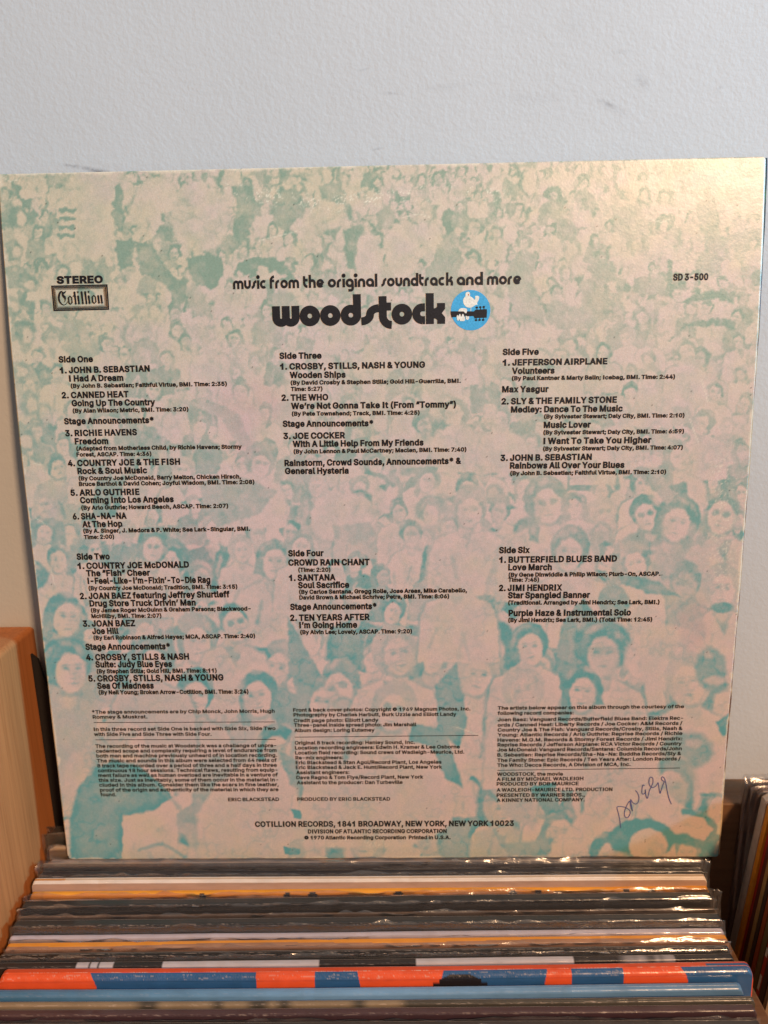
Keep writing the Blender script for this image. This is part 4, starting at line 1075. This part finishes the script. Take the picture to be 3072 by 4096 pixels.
def film(root, P, Q, nrm, th, spec, r):
    """clear outer sleeve: front and back sheets open at the top, crumpled where they stand proud"""
    fl, fr, up = spec['film']
    nx = 300; U = np.linspace(-fl / W, 1 + fr / W, nx)
    for side in ((0, 1) if spec.get('film_back', True) else (1,)):
        rise = up * (.6 + .8 * np.interp(U * 14, np.arange(-1, 16), r.random(17))) + np.interp(U * 70, np.arange(-4, 76), r.normal(0, .38, 80))
        out = np.minimum(U, 1 - U) * W
        zs_ = [-70, -30, -12, -6, -3, -1.2, 0, .5, 1.0]
        V = np.zeros((len(zs_), nx, 3))
        bend = np.interp(U * 20, np.arange(-2, 24), r.normal(0, 1, 26)) * .6 + np.interp(U * 60, np.arange(-4, 66), r.normal(0, 1, 70)) * .34
        for i, z in enumerate(zs_):
            zz_ = z if z <= 0 else rise * z
            d = (th + .5 if side else -.35) + bend * (.1 + (.9 if z > 0 else .12 * (z > -8))) - z * spec.get('lean', .05)
            if side == 0: d = np.minimum(d, -.3) if z <= 0 else d + rise * z * .5
            else: d = np.maximum(d, th + .42) if z <= 0 else d - rise * z * .5
            B = P[None] * (1 - U)[:, None] + Q[None] * U[:, None]
            B[:, 2] -= spec.get('sag', 0) * 4 * np.clip(U * (1 - U), 0, 1)
            drop = np.where(out < 0, -out * .25 + np.abs(np.sin(out * 1.7)) * .6, 0)
            V[i] = B + nrm[None] * np.asarray(d + np.where(out < 0, np.sin(out * 2.1 + z * .3) * .9, 0))[:, None] + np.array([0, 0, 1.])[None] * (zz_ - drop)[:, None]
        mesh_obj('plastic_film', V.reshape(-1, 3), grid_faces(len(zs_), nx), M_FILM, root, smooth=True)

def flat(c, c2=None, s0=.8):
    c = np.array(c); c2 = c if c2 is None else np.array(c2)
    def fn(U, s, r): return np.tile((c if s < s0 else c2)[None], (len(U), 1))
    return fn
def col_orange(U, s, r):
    c = np.tile(np.array([[.80, .34, .035]]), (len(U), 1))
    if s > .78:
        for x in (823, 1158, 1260, 1600, 2050, 2150, 2495, 2595):
            q = (x - 135) / 2684.; hw = 1.7 / W * (1.0 if s > .9 else .7)
            c[np.abs(U - q) < hw * (1 if x % 4 else 1.3)] = (.03, .02, .015)
    c[U < .02] *= .8
    return c
def col_gold(U, s, r):
    c = np.tile(np.array([[.78, .30, .04]]), (len(U), 1)); e_ = .55 + .12 * np.sin(U * 14)
    m = s > e_; c[m] = (.36, .19, .11)
    return c
def col_bw(U, s, r):
    x = U * 2925; c = np.tile(np.array([[.025, .022, .022]]), (len(U), 1)); w = np.array([.50, .46, .47])
    for a, b in ((322, 372), (380, 410), (418, 470), (665, 1285), (1675, 2290)): c[(x > a) & (x < b)] = w
    g = (x > 2470) & (x < 2690); c[g] = w * np.interp(x[g], np.linspace(2470, 2690, 14), [.1, .25, .5, .55, .45, .6, .5, .2, .15, .5, .3, .55, .6, .5])[:, None]
    return c
def col_redblue(U, s, r):
    red = np.array([.80, .10, .03]); blue = np.array([.030, .105, .24]); top = np.array([.62, .075, .025])
    c = np.tile((top if s < .64 else red)[None], (len(U), 1)).astype(float)
    if s > .64:
        for a, b, sl0, sl1 in ((.122, .343, -.022, .006), (.422, .478, 0, .012), (.593, .730, .012, -.014), (.761, .829, 0, 0), (.905, .999, -.02, 0)):
            q = (s - .7)
            c[(U > a - sl0 * q * 1.5) & (U < b + sl1 * q)] = blue
        if s > .8: c[np.abs(U - .614) < .036 * (s - .70) / .3] = (.02, .015, .015)
    if s > .30 and s < .62: c[U > .94] = blue
    return c
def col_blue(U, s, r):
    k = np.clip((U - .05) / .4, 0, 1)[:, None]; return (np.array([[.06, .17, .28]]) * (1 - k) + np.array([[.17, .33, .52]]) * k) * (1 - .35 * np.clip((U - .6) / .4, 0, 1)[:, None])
def col_tan(U, s, r):
    tan = np.array([.26, .19, .115]); dk = np.array([.07, .06, .045]); x = U * 3080 - 66
    c = np.tile(dk[None], (len(U), 1)); k = np.zeros(len(U))
    for a, b in ((-100, 560), (640, 860), (900, 1005), (1080, 1120), (1170, 1420), (1470, 1620)):
        k = np.maximum(k, sstep(a - 25, a + 25, x) * (1 - sstep(b - 30, b + 30, x)))
    k = k[:, None] * (.6 if s < .3 else 1.0); return c * (1 - k) + tan * k
def col_white(U, s, r):
    c = np.tile(np.array([[.72, .60, .50]]), (len(U), 1))
    if .38 < s < .55: c[:] = (.60, .40, .22)
    if s > .7: c[:] = (.74, .63, .53)
    if s > .90: c[:] = (.46, .30, .22)
    c[(U < .05) & (s > .25) & (s < .6)] = (.62, .25, .06)
    return c

DK = (.034, .031, .032)
rows = [
 # key, left corner px, right corner px  -> world mm solved beforehand, thickness, colour, film (left, right, rise), label
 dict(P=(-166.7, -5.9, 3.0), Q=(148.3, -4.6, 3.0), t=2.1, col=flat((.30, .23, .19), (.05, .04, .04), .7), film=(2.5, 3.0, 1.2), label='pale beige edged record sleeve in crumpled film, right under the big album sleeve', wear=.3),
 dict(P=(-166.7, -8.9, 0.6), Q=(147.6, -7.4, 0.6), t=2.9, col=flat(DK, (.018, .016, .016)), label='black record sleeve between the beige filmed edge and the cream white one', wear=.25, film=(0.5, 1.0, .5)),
 dict(P=(-168.2, -12.3, -.1), Q=(146.8, -11.0, -.1), t=3.5, col=col_white, mat=M_VC, label='cream white record sleeve with a thin ochre line along its edge', wear=.2, crown=.3),
 dict(P=(-167.7, -16.6, -4.0), Q=(147.3, -13.5, -4.0), t=2.8, col=col_orange, film=(3.0, 6.0, .6), film_back=False, label='bright orange record sleeve with black dots along its front edge', wear=.2),
 dict(P=(-166.4, -21.2, -5.6), Q=(147.0, -17.2, -5.0), t=.9, col=flat((.13, .035, .05)), label='thin maroon record sleeve behind the first thick black one', wear=.3),
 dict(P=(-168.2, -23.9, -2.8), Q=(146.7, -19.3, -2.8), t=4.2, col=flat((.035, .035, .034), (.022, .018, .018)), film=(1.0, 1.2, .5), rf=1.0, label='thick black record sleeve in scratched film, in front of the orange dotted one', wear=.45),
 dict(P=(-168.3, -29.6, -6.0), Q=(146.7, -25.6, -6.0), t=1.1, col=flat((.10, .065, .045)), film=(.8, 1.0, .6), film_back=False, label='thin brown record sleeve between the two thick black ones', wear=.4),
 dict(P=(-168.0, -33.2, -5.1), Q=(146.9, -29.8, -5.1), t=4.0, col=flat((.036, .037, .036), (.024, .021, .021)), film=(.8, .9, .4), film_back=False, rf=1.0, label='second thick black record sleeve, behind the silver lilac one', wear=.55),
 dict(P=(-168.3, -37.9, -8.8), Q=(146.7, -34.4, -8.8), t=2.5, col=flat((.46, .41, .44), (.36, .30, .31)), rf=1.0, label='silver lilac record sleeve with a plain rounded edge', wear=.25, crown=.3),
 dict(P=(-168.0, -41.2, -9.6), Q=(147.0, -36.9, -9.6), t=3.8, col=col_gold, film=(.5, .8, .5), label='golden orange record sleeve with brown lower edge under wrinkled film', wear=.35),
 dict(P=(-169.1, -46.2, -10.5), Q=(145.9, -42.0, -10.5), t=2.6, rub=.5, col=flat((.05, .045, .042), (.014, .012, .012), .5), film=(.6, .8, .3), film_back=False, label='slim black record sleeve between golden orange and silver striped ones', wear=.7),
 dict(P=(-168.6, -49.8, -11.6), Q=(146.4, -45.4, -11.6), t=2.9, col=col_bw, sag=.5, label='black record sleeve with long silver white blocks printed along its edge', wear=.35),
 dict(P=(-163.8, -54.2, -10.3), Q=(151.1, -50.6, -10.3), t=5.0, col=col_redblue, sag=.9, rf=2.2, rub=.64, corner=3.0, nx=1100, label='red record sleeve with blue shapes along its thick worn edge', wear=.55),
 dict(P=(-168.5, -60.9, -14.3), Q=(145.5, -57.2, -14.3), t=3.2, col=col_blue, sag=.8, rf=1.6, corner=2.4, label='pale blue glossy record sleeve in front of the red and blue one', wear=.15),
 dict(P=(-166.8, -65.0, -16.1), Q=(148.2, -62.3, -16.1), t=2.2, col=col_tan, sag=.5, label='dark record sleeve with tan patches fading along its left half', wear=.6),
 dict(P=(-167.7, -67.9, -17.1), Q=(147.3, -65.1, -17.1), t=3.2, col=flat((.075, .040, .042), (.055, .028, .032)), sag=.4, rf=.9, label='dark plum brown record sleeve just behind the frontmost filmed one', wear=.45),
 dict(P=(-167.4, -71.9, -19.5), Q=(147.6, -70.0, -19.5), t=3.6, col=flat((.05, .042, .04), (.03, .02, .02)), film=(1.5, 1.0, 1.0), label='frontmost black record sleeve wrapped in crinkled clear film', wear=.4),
]
for i, sp_ in enumerate(rows):
    sp_['seed'] = 100 + i; record(sp_)
# peeking out at the left behind the big sleeve, carrying it
back = [
 dict(P=(-168.0, 5.6, 4.0), Q=(146.0, 6.5, 4.0), t=2.4, lean=.0, col=flat((.55, .42, .30), (.45, .32, .2)), film=(1.0, .5, .6), label='cream record sleeve showing only its corner behind the big sleeve at the left', nx=120, wear=.3),
 dict(P=(-171.0, 12.6, 8.5), Q=(144.0, 13.0, 8.5), t=4.6, lean=.0, col=flat((.055, .048, .044)), film=(1.5, .5, .8), label='black filmed record sleeve rearmost behind the big sleeve at the left', nx=120, wear=.3),
 dict(P=(-168.0, 1.3, -.7), Q=(146.0, 1.6, -.7), t=3.4, lean=.0, col=flat((.40, .27, .20)), film=(.6, .6, .3), label='pinkish brown record sleeve on whose edge the big sleeve stands', nx=120, wear=.3),
]
for i, sp_ in enumerate(back):
    sp_['seed'] = 300 + i; record(sp_)

# the neighbouring bin at the right edge of the picture
GR = 'records filed in the bin on the right'
RR = [
 (170.0, 6.2, 38.2, 2.6, (.10, .055, .04), 'dark brown record sleeve rearmost in the right hand bin, torn film on top', (2.0, 0, 2.4)),
 (170.9, 3.0, 37.4, 2.2, (.17, .11, .085), 'mouse brown record sleeve second from the back in the right hand bin', (1.2, 0, .9)),
 (172.2, .2, 37.0, 2.0, (.13, .085, .07), 'umber record sleeve behind the thick cream one in the right hand bin', None),
 (173.6, -2.6, 36.8, 5.0, (.66, .56, .47), 'thick cream white record sleeve in the right hand bin, behind the orange one', (1.2, 0, .8)),
 (173.4, -8.6, 36.2, 3.0, (.84, .33, .03), 'orange edged record sleeve in the right hand bin, behind the stickered red one', None),
 (174.0, -12.4, 36.2, 2.4, (.42, .028, .018), 'red record sleeve with a round white sticker in the right hand bin', None),
 (173.6, -15.4, 35.4, 2.6, (.13, .035, .028), 'maroon record sleeve in front of the stickered red one in the right bin', None),
 (173.2, -18.8, 35.0, 2.6, (.44, .27, .10), 'mustard tan record sleeve in the right hand bin, in front of the maroon one', None),
 (173.0, -22.2, 34.6, 2.4, (.08, .05, .035), 'black brown record sleeve between the mustard and the rust ones in the right bin', None),
 (172.8, -25.4, 34.2, 2.6, (.38, .09, .03), 'rust record sleeve in the right hand bin, next to the olive one', None),
 (172.8, -28.9, 33.8, 3.2, (.20, .15, .06), 'olive brown record sleeve in the right hand bin, next to the rust one', None),
 (172.6, -33.0, 33.2, 2.4, (.50, .055, .03), 'scarlet record sleeve with white label blocks down its spine in the right bin', None),
 (172.4, -36.4, 32.8, 3.4, (.10, .06, .045), 'sooty brown record sleeve in front of the scarlet one in the right bin', None),
 (172.2, -40.8, 32.4, 2.6, (.33, .22, .13), 'pale brown record sleeve frontmost in the right hand bin', None),
]
for i, (x, y, z, t_, c, lb, fl) in enumerate(RR):
    o = record(dict(P=(x, y, z), Q=(x + 315, y + 1.0, z), t=t_, col=flat(c), nx=140, lean=-.085, tilt=.038, film=fl, label=lb, seed=500 + i, mat=M_VC, group=GR, wear=.4))
    if i == 5:
        k = 16; cx, cz = x + 3.4, z - 2.6
        V = [(cx + 2.6 * math.cos(q), y - t_ - .25, cz + 2.2 * math.sin(q)) for q in np.linspace(0, 2 * math.pi, k + 1)[:-1]]
        mesh_obj('sticker', V, [tuple(range(k))], M_CREAM, o)
        V, F = stroke_mesh([(cx - 1 + .9 * q, cz + .9 * math.sin(q * 3.1)) for q in np.linspace(0, 2.2, 12)], .35)
        mesh_obj('sticker_mark', [(a, y - t_ - .32, b) for a, b in V], F, M_BLACK, o)
    if i == 11:
        for q in (26, 44, 58, 74, 96):
            h_ = 9 if q != 58 else 5; V = []
            for zz in (q, q + h_):
                for yy0 in (.35, t_ - .35): V.append((x - zz * .038 - .18, y - yy0 + zz * .085, z - zz))
            mesh_obj('spine_label', V, [(0, 1, 3, 2)], M_CREAM, o)
